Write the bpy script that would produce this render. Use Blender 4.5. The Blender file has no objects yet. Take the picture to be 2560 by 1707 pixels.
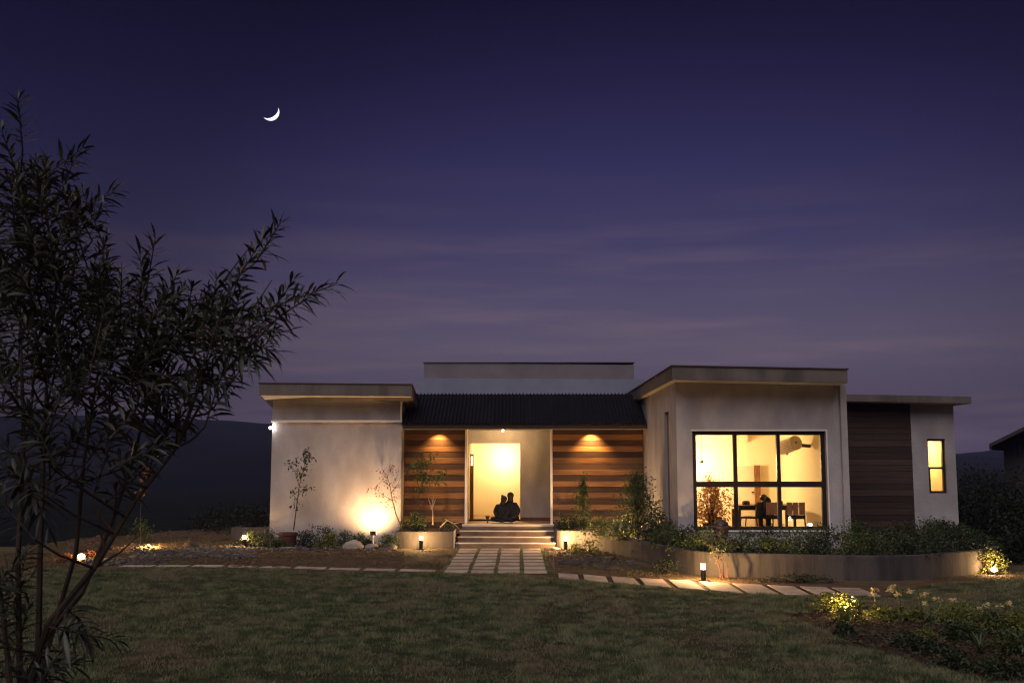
import bpy, bmesh, math, random
import numpy as np
from mathutils import Vector, Matrix, Quaternion, noise as mnoise

# ------------------------------------------------------------------ camera, sky, sun, exposure
sc = bpy.context.scene
COL = sc.collection
FPX, PW, PH, HOR, VPX, HC = 2600.0, 2560.0, 1707.0, 1157.0, 1292.0, 2.32
PITCH = math.atan((HOR - PH / 2) / FPX)
YAW = -math.atan((VPX - PW / 2) / FPX)
cam = bpy.data.cameras.new('camera')
cam.sensor_width = 36.0
cam.lens = 36.0 * FPX / PW
cam.clip_end = 6000.0
cam.dof.use_dof = True
cam.dof.focus_distance = 26.0
cam.dof.aperture_fstop = 4.5
camo = bpy.data.objects.new('camera', cam)
COL.objects.link(camo)
camo.location = (0, 0, HC)
camo.rotation_euler = (math.pi / 2 + PITCH, 0, -YAW)
sc.camera = camo

sc.view_settings.view_transform = 'Standard'
sc.view_settings.look = 'None'
sc.view_settings.exposure = 0.3
sc.view_settings.gamma = 1.0
sc.view_settings.use_curve_mapping = False
cy = sc.cycles
cy.use_denoising = True
try:
    cy.denoiser = 'OPENIMAGEDENOISE'
    cy.denoising_input_passes = 'RGB_ALBEDO_NORMAL'
except Exception:
    pass
cy.filter_width = 1.25
cy.max_bounces = 7
cy.diffuse_bounces = 4
cy.glossy_bounces = 3
cy.transparent_max_bounces = 12
cy.sample_clamp_indirect = 4.0
cy.caustics_reflective = False
cy.caustics_refractive = False

def srgb(r, g, b):
    f = lambda c: (c / 255 / 12.92) if c <= 10.3 else ((c / 255 + 0.055) / 1.055) ** 2.4
    return (f(r), f(g), f(b), 1.0)

world = bpy.data.worlds.new('World')
sc.world = world
world.use_nodes = True
nt = world.node_tree
nt.nodes.clear()
N = nt.nodes.new
L = nt.links.new
tc = N('ShaderNodeTexCoord')
sep = N('ShaderNodeSeparateXYZ')
L(tc.outputs['Generated'], sep.inputs[0])
ramp = N('ShaderNodeValToRGB')
mr = N('ShaderNodeMapRange')
mr.inputs['From Min'].default_value = -0.05
mr.inputs['From Max'].default_value = 0.75
L(sep.outputs['Z'], mr.inputs['Value'])
L(mr.outputs[0], ramp.inputs['Fac'])
SKY = [(-0.05, (54, 47, 60)), (0.0, (66, 57, 72)), (0.06, (79, 70, 89)), (0.11, (87, 79, 99)), (0.16, (77, 71, 99)), (0.21, (63, 59, 94)),
       (0.28, (50, 47, 87)), (0.35, (38, 35, 72)), (0.43, (26, 23, 53)), (0.75, (15, 13, 34))]
el = ramp.color_ramp.elements
while len(el) < len(SKY):
    el.new(0.5)
for e, (z, c) in zip(el, SKY):
    e.position = (z + 0.05) / 0.8
    e.color = srgb(*c)
# twilight glow ahead; the darker sides are mostly lens vignetting painted into the sky
dot = N('ShaderNodeVectorMath'); dot.operation = 'DOT_PRODUCT'
dot.inputs[1].default_value = (math.sin(math.radians(7)), math.cos(math.radians(7)), 0)
L(tc.outputs['Generated'], dot.inputs[0])
mr2 = N('ShaderNodeMapRange'); mr2.interpolation_type = 'SMOOTHSTEP'
mr2.inputs['From Min'].default_value = 0.85
mr2.inputs['From Max'].default_value = 1.0
mr2.inputs['To Min'].default_value = 0.45
mr2.inputs['To Max'].default_value = 1.0
L(dot.outputs['Value'], mr2.inputs['Value'])
mp = N('ShaderNodeMapping'); mp.inputs['Scale'].default_value = (2.3, 2.3, 24)
mp.inputs['Rotation'].default_value = (0, math.radians(2.5), 0)
L(tc.outputs['Generated'], mp.inputs[0])
nz = N('ShaderNodeTexNoise'); nz.inputs['Scale'].default_value = 1.7; nz.inputs['Detail'].default_value = 9
nz.inputs['Roughness'].default_value = 0.55
L(mp.outputs[0], nz.inputs['Vector'])
cr = N('ShaderNodeMapRange'); cr.interpolation_type = 'SMOOTHSTEP'
cr.inputs['From Min'].default_value = 0.42; cr.inputs['From Max'].default_value = 0.72
cr.inputs['To Max'].default_value = 0.5
L(nz.outputs['Fac'], cr.inputs['Value'])
band = N('ShaderNodeMapRange'); band.interpolation_type = 'SMOOTHSTEP'      # the thin cloud thins out overhead
band.inputs['From Min'].default_value = 0.30; band.inputs['From Max'].default_value = 0.08
L(sep.outputs['Z'], band.inputs['Value'])
cm = N('ShaderNodeMath'); cm.operation = 'MULTIPLY'
L(cr.outputs[0], cm.inputs[0]); L(band.outputs[0], cm.inputs[1])
mixc = N('ShaderNodeMix'); mixc.data_type = 'RGBA'
L(cm.outputs[0], mixc.inputs['Factor'])
L(ramp.outputs['Color'], mixc.inputs['A'])
mixc.inputs['B'].default_value = srgb(112, 95, 106)
mul = N('ShaderNodeVectorMath'); mul.operation = 'SCALE'
L(mixc.outputs['Result'], mul.inputs[0]); L(mr2.outputs[0], mul.inputs['Scale'])
bg = N('ShaderNodeBackground'); bg.inputs['Strength'].default_value = 0.88
L(mul.outputs[0], bg.inputs['Color'])
out = N('ShaderNodeOutputWorld')
L(bg.outputs[0], out.inputs['Surface'])

sun = bpy.data.lights.new('sun', 'SUN')
sun.energy = 1.38
sun.angle = math.radians(60)
sun.color = (1.0, 0.89, 0.93)
suno = bpy.data.objects.new('sun', sun)
COL.objects.link(suno)
suno.rotation_euler = Vector((0.3, 1.0, -1.25)).to_track_quat('-Z', 'Y').to_euler()

# ------------------------------------------------------------------ pixel helpers (to measure the place)
_fw = Vector((math.sin(YAW) * math.cos(PITCH), math.cos(YAW) * math.cos(PITCH), math.sin(PITCH)))
_rt = Vector((math.cos(YAW), -math.sin(YAW), 0))
_up = _rt.cross(_fw)
def ray(px, py):
    return _fw * FPX + _rt * (px - PW / 2) + _up * (PH / 2 - py)
def at(px, py, Y):
    d = ray(px, py)
    return Vector((0, 0, HC)) + d * (Y / d.y)
def gnd(px, py, z=0.0):
    d = ray(px, py)
    return Vector((0, 0, HC)) + d * ((z - HC) / d.z)

# ------------------------------------------------------------------ materials
MATS = {}
def mat(name, col, col2=None, rough=0.75, scale=6.0, detail=5.0, stretch=(1, 1, 1), bump=0.0, bscale=None,
        spec=0.3, metal=0.0, rnd=0.0, trans=0.0, contrast=(0.35, 0.65), col3=None, s3=1.0, bdist=0.02):
    m = bpy.data.materials.new(name)
    m.use_nodes = True
    t = m.node_tree
    t.nodes.clear()
    n, l = t.nodes.new, t.links.new
    o = n('ShaderNodeOutputMaterial')
    p = n('ShaderNodeBsdfPrincipled')
    p.inputs['Roughness'].default_value = rough
    p.inputs['Metallic'].default_value = metal
    p.inputs['Specular IOR Level'].default_value = spec
    tcn = n('ShaderNodeTexCoord')
    vec = tcn.outputs['Object']
    oi = n('ShaderNodeObjectInfo')
    mpn = n('ShaderNodeMapping'); mpn.inputs['Scale'].default_value = stretch
    l(vec, mpn.inputs['Vector'])
    cmb = n('ShaderNodeVectorMath'); cmb.operation = 'SCALE'; cmb.inputs['Scale'].default_value = 37.0
    cx = n('ShaderNodeCombineXYZ')
    for k in range(3):
        l(oi.outputs['Random'], cx.inputs[k])
    l(cx.outputs[0], cmb.inputs[0]); l(cmb.outputs[0], mpn.inputs['Location'])
    colout = None
    if col2 is not None:
        tx = n('ShaderNodeTexNoise'); tx.inputs['Scale'].default_value = scale; tx.inputs['Detail'].default_value = detail
        l(mpn.outputs[0], tx.inputs['Vector'])
        mrn = n('ShaderNodeMapRange'); mrn.inputs['From Min'].default_value = contrast[0]; mrn.inputs['From Max'].default_value = contrast[1]
        l(tx.outputs['Fac'], mrn.inputs['Value'])
        mx = n('ShaderNodeMix'); mx.data_type = 'RGBA'
        l(mrn.outputs[0], mx.inputs['Factor'])
        mx.inputs['A'].default_value = (*col, 1); mx.inputs['B'].default_value = (*col2, 1)
        colout = mx.outputs['Result']
        if col3 is not None:
            t3 = n('ShaderNodeTexNoise'); t3.inputs['Scale'].default_value = s3; t3.inputs['Detail'].default_value = 4
            l(mpn.outputs[0], t3.inputs['Vector'])
            m3 = n('ShaderNodeMapRange'); m3.inputs['From Min'].default_value = 0.5; m3.inputs['From Max'].default_value = 0.68
            l(t3.outputs['Fac'], m3.inputs['Value'])
            x3 = n('ShaderNodeMix'); x3.data_type = 'RGBA'
            l(m3.outputs[0], x3.inputs['Factor']); l(colout, x3.inputs['A']); x3.inputs['B'].default_value = (*col3, 1)
            colout = x3.outputs['Result']
    if rnd:
        hs = n('ShaderNodeHueSaturation')
        mv = n('ShaderNodeMapRange'); mv.inputs['To Min'].default_value = 1 - rnd; mv.inputs['To Max'].default_value = 1 + rnd
        l(oi.outputs['Random'], mv.inputs['Value']); l(mv.outputs[0], hs.inputs['Value'])
        if colout: l(colout, hs.inputs['Color'])
        else: hs.inputs['Color'].default_value = (*col, 1)
        colout = hs.outputs[0]
    if colout: l(colout, p.inputs['Base Color'])
    else: p.inputs['Base Color'].default_value = (*col, 1)
    if bump:
        tb = n('ShaderNodeTexNoise'); tb.inputs['Scale'].default_value = bscale or scale * 3; tb.inputs['Detail'].default_value = 6
        l(mpn.outputs[0], tb.inputs['Vector'])
        b = n('ShaderNodeBump'); b.inputs['Strength'].default_value = bump; b.inputs['Distance'].default_value = bdist
        l(tb.outputs['Fac'], b.inputs['Height']); l(b.outputs[0], p.inputs['Normal'])
    if trans:
        tr = n('ShaderNodeBsdfTranslucent')
        if colout: l(colout, tr.inputs['Color'])
        else: tr.inputs['Color'].default_value = (*col, 1)
        ms = n('ShaderNodeMixShader'); ms.inputs['Fac'].default_value = trans
        l(p.outputs[0], ms.inputs[1]); l(tr.outputs[0], ms.inputs[2]); l(ms.outputs[0], o.inputs['Surface'])
    else:
        l(p.outputs[0], o.inputs['Surface'])
    MATS[name] = m
    return m

def emis(name, col, strength, clear=False):
    m = bpy.data.materials.new(name)
    m.use_nodes = True
    t = m.node_tree
    t.nodes.clear()
    n, l = t.nodes.new, t.links.new
    o = n('ShaderNodeOutputMaterial')
    e = n('ShaderNodeEmission'); e.inputs['Color'].default_value = (*col, 1); e.inputs['Strength'].default_value = strength
    if clear:                                    # a frosted lens: lets the lamp inside shine out
        tr = n('ShaderNodeBsdfTransparent'); ad = n('ShaderNodeAddShader')
        l(tr.outputs[0], ad.inputs[0]); l(e.outputs[0], ad.inputs[1]); l(ad.outputs[0], o.inputs['Surface'])
    else:
        l(e.outputs[0], o.inputs['Surface'])
    MATS[name] = m
    return m

mat('plaster', (0.345, 0.315, 0.31), (0.42, 0.39, 0.385), 0.85, 2.6, 8, (1, 1, 0.55), col3=(0.31, 0.28, 0.275), s3=1.1, bump=0.6, bscale=26, bdist=0.022, spec=0.15)
mat('roof_concrete', (0.115, 0.10, 0.088), (0.155, 0.135, 0.118), 0.85, 2.5, 7, (1, 1, 0.35), col3=(0.085, 0.074, 0.066), s3=1.7, bump=0.25, bscale=22, spec=0.15)
mat('soffit', (0.66, 0.60, 0.52), (0.72, 0.66, 0.58), 0.85, 2.0, spec=0.15)
mat('parapet_blue', (0.19, 0.20, 0.27), (0.22, 0.23, 0.30), 0.8, 1.5, bump=0.15, spec=0.15)
mat('parapet_warm', (0.165, 0.147, 0.152), (0.20, 0.178, 0.182), 0.8, 1.5, bump=0.15, spec=0.15)
mat('trim', (0.76, 0.69, 0.61), (0.80, 0.74, 0.67), 0.7, 3.0)
mat('interior', (0.78, 0.70, 0.52), (0.80, 0.72, 0.55), 0.9, 1.5, spec=0.1)
mat('interior_floor', (0.20, 0.11, 0.06), (0.26, 0.15, 0.08), 0.45, 4, rnd=0.1)
mat('plank_light', (0.34, 0.165, 0.064), (0.14, 0.062, 0.026), 0.6, 2.4, 9, (0.7, 6, 24), bump=0.3, bscale=9, rnd=0.38, contrast=(0.3, 0.7))
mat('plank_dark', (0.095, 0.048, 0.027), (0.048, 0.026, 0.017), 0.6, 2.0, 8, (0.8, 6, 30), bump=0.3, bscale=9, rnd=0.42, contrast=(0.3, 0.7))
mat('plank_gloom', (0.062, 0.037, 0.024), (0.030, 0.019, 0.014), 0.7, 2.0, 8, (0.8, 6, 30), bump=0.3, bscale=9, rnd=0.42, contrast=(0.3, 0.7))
mat('metal_roof', (0.011, 0.010, 0.013), (0.016, 0.014, 0.016), 0.36, 3.0, rnd=0.08, spec=0.4)
mat('dark_frame', (0.022, 0.015, 0.012), (0.03, 0.02, 0.016), 0.45, 5)
mat('fascia_dark', (0.03, 0.02, 0.016), (0.045, 0.028, 0.02), 0.6, 5)
mat('door_wood', (0.18, 0.085, 0.035), (0.12, 0.055, 0.022), 0.5, 3, 6, (8, 8, 1))
mat('concrete', (0.090, 0.079, 0.074), (0.060, 0.053, 0.050), 0.88, 1.8, 8, (1.7, 1.7, 0.4), bump=0.35, bscale=14, col3=(0.043, 0.038, 0.036), s3=2.2, spec=0.15)
mat('step_riser', (0.12, 0.085, 0.07), (0.17, 0.12, 0.10), 0.75, 3, 6, bump=0.2, rnd=0.1, col3=(0.09, 0.065, 0.055), s3=2.0)
mat('step_edge', (0.60, 0.53, 0.45), (0.50, 0.44, 0.37), 0.7, 6)
mat('paver', (0.42, 0.33, 0.26), (0.34, 0.265, 0.205), 0.85, 4, 7, bump=0.3, bscale=20, rnd=0.12, col3=(0.26, 0.20, 0.15), s3=1.6, spec=0.15)
mat('soil', (0.075, 0.048, 0.03), (0.12, 0.08, 0.05), 0.95, 5, 8, bump=0.9, bscale=9, col3=(0.10, 0.085, 0.045), s3=0.6, spec=0.08, bdist=0.05)
mat('mulch', (0.036, 0.025, 0.018), (0.065, 0.042, 0.028), 0.95, 14, 8, bump=1.0, bscale=22, spec=0.1, bdist=0.04)
mat('lawn_base', (0.026, 0.030, 0.015), (0.055, 0.053, 0.028), 0.95, 3, 8, bump=0.8, bscale=20, spec=0.05)
mat('grass', (0.074, 0.098, 0.044), (0.23, 0.235, 0.122), 0.75, 3.5, 8, col3=(0.23, 0.18, 0.115), s3=0.9, trans=0.25, spec=0.15, contrast=(0.38, 0.6))
mat('dry_grass', (0.15, 0.105, 0.05), (0.085, 0.08, 0.032), 0.85, 1.1, 7, col3=(0.09, 0.06, 0.036), s3=0.8, trans=0.2, spec=0.1)
mat('stone', (0.34, 0.29, 0.25), (0.22, 0.19, 0.165), 0.8, 5, 7, bump=0.4, bscale=12, rnd=0.2, spec=0.2)
mat('gravel', (0.085, 0.074, 0.068), (0.04, 0.035, 0.033), 0.85, 5, 4, col3=(0.15, 0.135, 0.12), s3=7, spec=0.2)
mat('dark_stone', (0.06, 0.05, 0.045), (0.035, 0.03, 0.028), 0.85, 5, bump=0.4)
mat('field', (0.008, 0.010, 0.009), (0.014, 0.016, 0.013), 0.95, 0.3, 8, spec=0.0)
mat('bark', (0.06, 0.042, 0.03), (0.035, 0.025, 0.018), 0.9, 6, 6, (3, 3, 1), bump=0.4)
mat('pale_bark', (0.38, 0.29, 0.20), (0.28, 0.21, 0.14), 0.8, 6)
mat('leaf_dark', (0.022, 0.034, 0.015), (0.042, 0.055, 0.022), 0.55, 5, 3, trans=0.18, spec=0.3)
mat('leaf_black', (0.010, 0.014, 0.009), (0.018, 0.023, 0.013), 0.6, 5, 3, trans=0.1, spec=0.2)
mat('leaf_mid', (0.05, 0.075, 0.024), (0.085, 0.11, 0.035), 0.55, 5, 3, trans=0.22, spec=0.3)
mat('leaf_yellow', (0.16, 0.17, 0.035), (0.10, 0.12, 0.03), 0.55, 5, 3, trans=0.25, spec=0.3)
mat('leaf_pale', (0.30, 0.29, 0.14), (0.20, 0.21, 0.09), 0.55, 5, 3, trans=0.2, spec=0.3)
mat('leaf_rust', (0.30, 0.12, 0.04), (0.20, 0.085, 0.03), 0.6, 5, 3, trans=0.3, spec=0.2)
mat('leaf_amber', (0.55, 0.27, 0.09), (0.40, 0.19, 0.06), 0.6, 5, 3, trans=0.45, spec=0.2)
mat('leaf_oleander', (0.017, 0.021, 0.015), (0.052, 0.055, 0.038), 0.42, 7, 3, trans=0.12, spec=0.4, rnd=0.35)
mat('petal', (0.64, 0.52, 0.28), (0.52, 0.46, 0.22), 0.6, 6, trans=0.25)
mat('forest', (0.007, 0.009, 0.011), (0.013, 0.015, 0.017), 0.95, 0.02, 8, bump=0.0, spec=0.0)
mat('terracotta', (0.11, 0.045, 0.028), (0.07, 0.03, 0.02), 0.8, 4)
mat('urn_glaze', (0.055, 0.04, 0.05), (0.035, 0.027, 0.035), 0.5, 5)
mat('black_metal', (0.018, 0.016, 0.015), (0.028, 0.025, 0.022), 0.5, 8)
mat('brown_vinyl', (0.40, 0.22, 0.12), (0.32, 0.17, 0.09), 0.6, 6)
mat('slat_black', (0.02, 0.014, 0.012), None, 0.5)
mat('table_wood', (0.10, 0.055, 0.03), (0.07, 0.038, 0.02), 0.45, 4, 5, (1, 8, 8))
mat('pale_plastic', (0.62, 0.55, 0.42), (0.55, 0.48, 0.37), 0.6, 4)
mat('cloth_dark', (0.006, 0.007, 0.011), (0.012, 0.013, 0.019), 0.85, 8, bump=0.3, bscale=6)
mat('skin_shadow', (0.022, 0.013, 0.010), (0.028, 0.016, 0.012), 0.55, 8)
mat('hair_black', (0.008, 0.006, 0.006), (0.013, 0.010, 0.009), 0.45, 30)
mat('eye', (0.05, 0.045, 0.04), None, 0.2)
mat('neighbour_wall', (0.035, 0.032, 0.031), (0.045, 0.041, 0.039), 0.9, 1)
mat('neighbour_roof', (0.03, 0.027, 0.028), (0.04, 0.035, 0.035), 0.7, 2)
WARM = (1.0, 0.60, 0.22)
emis('lamp_lens', (1.0, 0.74, 0.40), 7.0, True)
emis('lamp_hot', (1.0, 0.72, 0.36), 6.0, True)
emis('lamp_white', (1.0, 0.95, 0.92), 9.0, True)
emis('moonlight', (1.0, 0.98, 0.95), 1.3)
gm = bpy.data.materials.new('pane_glass'); gm.use_nodes = True
_t = gm.node_tree; _t.nodes.clear()
_o = _t.nodes.new('ShaderNodeOutputMaterial'); _a = _t.nodes.new('ShaderNodeBsdfTransparent'); _g = _t.nodes.new('ShaderNodeBsdfGlossy')
_g.inputs['Roughness'].default_value = 0.03; _m = _t.nodes.new('ShaderNodeMixShader'); _m.inputs['Fac'].default_value = 0.03
_a.inputs['Color'].default_value = (0.95, 0.95, 0.93, 1)
_t.links.new(_a.outputs[0], _m.inputs[1]); _t.links.new(_g.outputs[0], _m.inputs[2]); _t.links.new(_m.outputs[0], _o.inputs['Surface'])
MATS['pane_glass'] = gm

# ------------------------------------------------------------------ object helpers
def tag(o, label=None, cat=None, group=None, kind=None):
    if label: o['label'] = label
    if cat: o['category'] = cat
    if group: o['group'] = group
    if kind: o['kind'] = kind
    return o
def attach(o, parent):
    if parent is not None:
        o.parent = parent
        o.matrix_parent_inverse = Matrix.Translation(-Vector(parent.location))
def empty(name, loc, label, cat, group=None):
    o = bpy.data.objects.new(name, None)
    o.empty_display_size = 0.2
    COL.objects.link(o)
    o.location = loc
    return tag(o, label, cat, group)
def mesh_object(name, V, F, material, parent=None, smooth=False, origin=None):
    V = np.asarray(V, dtype=np.float64).reshape(-1, 3)
    if origin is None:
        lo, hi = V.min(0), V.max(0)
        origin = np.array([(lo[0] + hi[0]) / 2, (lo[1] + hi[1]) / 2, lo[2]])
    me = bpy.data.meshes.new(name)
    if isinstance(F, np.ndarray):
        k = F.shape[1]
        me.vertices.add(len(V)); me.vertices.foreach_set('co', (V - origin).astype(np.float32).ravel())
        me.loops.add(F.size); me.loops.foreach_set('vertex_index', F.astype(np.int32).ravel())
        me.polygons.add(len(F)); me.polygons.foreach_set('loop_start', np.arange(0, F.size, k, dtype=np.int32))
        me.update(calc_edges=True); me.validate()
    else:
        me.from_pydata([tuple(v) for v in (V - origin)], [], F)
        me.update()
    if smooth:
        me.polygons.foreach_set('use_smooth', [True] * len(me.polygons))
    mm = MATS[material] if isinstance(material, str) else material
    me.materials.append(mm)
    o = bpy.data.objects.new(name, me)
    COL.objects.link(o)
    o.location = Vector(origin)
    attach(o, parent)
    return o

class MB:
    def __init__(s, T=None):
        s.v, s.f, s.T = [], [], T
    def add(s, verts, faces):
        b = len(s.v)
        for p in verts:
            s.v.append((s.T @ Vector(p)) if s.T is not None else Vector(p))
        s.f += [tuple(b + i for i in f) for f in faces]
        return s
    def hexa(s, p):
        return s.add(p, [(0, 3, 2, 1), (4, 5, 6, 7), (0, 1, 5, 4), (1, 2, 6, 5), (2, 3, 7, 6), (3, 0, 4, 7)])
    def box(s, x0, x1, y0, y1, z0, z1):
        return s.hexa([(x0, y0, z0), (x1, y0, z0), (x1, y1, z0), (x0, y1, z0), (x0, y0, z1), (x1, y0, z1), (x1, y1, z1), (x0, y1, z1)])
    def cbox(s, x0, x1, y0, y1, z0, z1, c):
        """box with chamfered top and side edges"""
        def ring(i, z): return [(x0 + i, y0, z), (x1 - i, y0, z), (x1, y0 + i, z), (x1, y1 - i, z), (x1 - i, y1, z), (x0 + i, y1, z), (x0, y1 - i, z), (x0, y0 + i, z)]
        r0, r1 = ring(c, z0), ring(c, z1 - c)
        r2 = [(min(max(x, x0 + c), x1 - c), min(max(y, y0 + c), y1 - c), z1) for x, y, z in ring(2 * c, z1)]
        fs = [tuple(range(7, -1, -1))]
        for k in range(8):
            j = (k + 1) % 8
            fs += [(k, j, 8 + j, 8 + k), (8 + k, 8 + j, 16 + j, 16 + k)]
        fs.append(tuple(range(16, 24)))
        return s.add(r0 + r1 + r2, fs)
    def tube(s, pts, rad, n=6, cap=True):
        pts = [Vector(p) for p in pts]
        if not hasattr(rad, '__len__'): rad = [rad] * len(pts)
        V, Fc = [], []
        up = Vector((0.13, 0.31, 0.94))
        for i, p in enumerate(pts):
            d = (pts[min(i + 1, len(pts) - 1)] - pts[max(i - 1, 0)]).normalized()
            a = d.cross(up)
            if a.length < 1e-3: a = d.cross(Vector((1, 0, 0)))
            a.normalize(); b = d.cross(a)
            for k in range(n):
                t = 2 * math.pi * k / n
                V.append(p + (a * math.cos(t) + b * math.sin(t)) * rad[i])
        for i in range(len(pts) - 1):
            for k in range(n):
                j = (k + 1) % n
                Fc.append((i * n + k, i * n + j, (i + 1) * n + j, (i + 1) * n + k))
        if cap:
            Fc.append(tuple(range(n - 1, -1, -1))); Fc.append(tuple((len(pts) - 1) * n + k for k in range(n)))
        return s.add(V, Fc)
    def lathe(s, prof, c=(0, 0, 0), n=16):
        V, Fc = [], []
        for r, z in prof:
            for k in range(n):
                t = 2 * math.pi * k / n
                V.append((c[0] + r * math.cos(t), c[1] + r * math.sin(t), c[2] + z))
        for i in range(len(prof) - 1):
            for k in range(n):
                j = (k + 1) % n
                Fc.append((i * n + k, i * n + j, (i + 1) * n + j, (i + 1) * n + k))
        Fc.append(tuple(range(n - 1, -1, -1))); Fc.append(tuple((len(prof) - 1) * n + k for k in range(n)))
        return s.add(V, Fc)
    def ball(s, c, r, n=10, m=6):
        prof = []
        V, Fc = [], []
        rx, ry, rz = r if hasattr(r, '__len__') else (r, r, r)
        for i in range(m + 1):
            ph = math.pi * i / m
            for k in range(n):
                t = 2 * math.pi * k / n
                V.append((c[0] + rx * math.sin(ph) * math.cos(t), c[1] + ry * math.sin(ph) * math.sin(t), c[2] - rz * math.cos(ph)))
        for i in range(m):
            for k in range(n):
                j = (k + 1) % n
                Fc.append((i * n + k, i * n + j, (i + 1) * n + j, (i + 1) * n + k))
        return s.add(V, Fc)
    def build(s, name, material, parent=None, smooth=False, origin=None):
        return mesh_object(name, [tuple(v) for v in s.v], s.f, material, parent, smooth, origin)
def box(name, material, parent, *a):
    return MB().box(*a).build(name, material, parent)

def lamp(name, kind, loc, watts, color=WARM, radius=0.04, parent=None, aim=None, cone=90, blend=0.5):
    li = bpy.data.lights.new(name, kind)
    li.energy = watts; li.color = color
    if kind in ('POINT', 'SPOT'): li.shadow_soft_size = radius
    if kind == 'SPOT':
        li.spot_size = math.radians(cone); li.spot_blend = blend
    o = bpy.data.objects.new(name, li)
    COL.objects.link(o)
    o.location = loc
    if aim is not None:
        o.rotation_euler = (Vector(aim) - Vector(loc)).to_track_quat('-Z', 'Y').to_euler()
    attach(o, parent)
    return o

def leaf_arrays(P, D, Ln, Wd, rng, droop=0.25, quads=True):
    """lance-shaped folded leaves; P base points, D unit directions. 6 vertices, 4 triangles each"""
    P = np.asarray(P, float); D = np.asarray(D, float)
    n = len(P)
    D = D / np.maximum(np.linalg.norm(D, axis=1, keepdims=True), 1e-6)
    R = rng.normal(size=(n, 3))
    S = np.cross(D, R); S /= np.maximum(np.linalg.norm(S, axis=1, keepdims=True), 1e-6)
    U = np.cross(S, D)
    Ln = np.broadcast_to(Ln, n)[:, None]; Wd = np.broadcast_to(Wd, n)[:, None]
    dr = np.zeros((n, 3)); dr[:, 2] = -1
    mid = P + D * Ln * 0.5 + dr * Ln * droop * 0.2
    tip = P + D * Ln * 0.97 + dr * Ln * droop
    l = mid + S * Wd * 0.5 + U * Wd * 0.18
    r_ = mid - S * Wd * 0.5 + U * Wd * 0.18
    V = np.stack([P, l, mid, r_, tip], 1).reshape(-1, 3)
    b = np.arange(n)[:, None] * 5
    F = np.concatenate([b + np.array([[0, 1, 2]]), b + np.array([[0, 2, 3]]), b + np.array([[1, 4, 2]]), b + np.array([[2, 4, 3]])], 1).reshape(-1, 3)
    return V, F

ORD = ['first', 'second', 'third', 'fourth', 'fifth', 'sixth', 'seventh', 'eighth', 'ninth', 'tenth', 'eleventh', 'twelfth', 'thirteenth',
       'fourteenth', 'fifteenth', 'sixteenth', 'seventeenth', 'eighteenth', 'nineteenth', 'twentieth', 'twenty-first', 'twenty-second',
       'twenty-third', 'twenty-fourth', 'twenty-fifth', 'twenty-sixth', 'twenty-seventh', 'twenty-eighth', 'twenty-ninth', 'thirtieth']

# ------------------------------------------------------------------ terrain and hills
LAWN_EDGE = [(-40, 22.2), (-16, 22.6), (-10.4, 23.05), (-6.5, 23.6), (-2.5, 22.75), (-1.6, 22.35), (0, 22.25), (0.7, 21.4), (1.27, 20.95), (1.8, 20.6), (2.4, 20.15),
             (2.95, 19.7), (3.5, 19.3), (4.1, 18.9), (4.7, 18.7), (5.8, 18.55), (6.45, 18.5), (6.9, 19.6), (8, 20.4), (10, 21.4), (13, 23), (40, 26)]
def lawn_y(x):
    for (a, b), (c, d) in zip(LAWN_EDGE, LAWN_EDGE[1:]):
        if a <= x <= c:
            return b + (d - b) * (x - a) / (c - a)
    return 22.0
def ground_z(x, y):
    # the garden is a level terrace; to the left and behind it drops away
    edge = 30.2 + (x + 13.3) * 2.25
    d = y - edge
    z = 0.0
    if d > 0:
        t = min(d / 14.0, 1.0)
        z -= 3.2 * t * t * (3 - 2 * t)
    if x < -7 and y > 24.5:       # dug-over earth bank on the left
        w = min((-7 - x) / 2.0, 1) * min((y - 24.5) / 3, 1) * (1 if d < 0 else max(0, 1 - d / 2))
        z += w * (0.10 * mnoise.noise(Vector((x * 0.55, y * 0.55, 1.3))) + 0.05 * mnoise.noise(Vector((x * 2, y * 2, 4))) + 0.06)
    return z
xs = np.unique(np.concatenate([np.linspace(-900, -40, 24), np.linspace(-40, -4, 110), np.linspace(-4, 40, 30), np.linspace(40, 900, 24)]))
ys = np.unique(np.concatenate([np.linspace(-60, 18, 14), np.linspace(18, 46, 90), np.linspace(46, 1200, 30)]))
V = [(x, y, ground_z(x, y)) for y in ys for x in xs]
nx = len(xs)
F = np.array([(j * nx + i, j * nx + i + 1, (j + 1) * nx + i + 1, (j + 1) * nx + i) for j in range(len(ys) - 1) for i in range(nx - 1)])
go = tag(mesh_object('ground', V, F, 'soil', smooth=True, origin=np.zeros(3)), kind='structure')
go.data.materials.append(MATS['field'])          # rough pasture beyond the garden
for p_ in go.data.polygons:
    c_ = p_.center
    if c_.y > 30.5 + max(0, (c_.x + 13.3) * 2.25) or c_.x < -17 or c_.x > 16 or c_.y > 44:
        p_.material_index = 1
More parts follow.
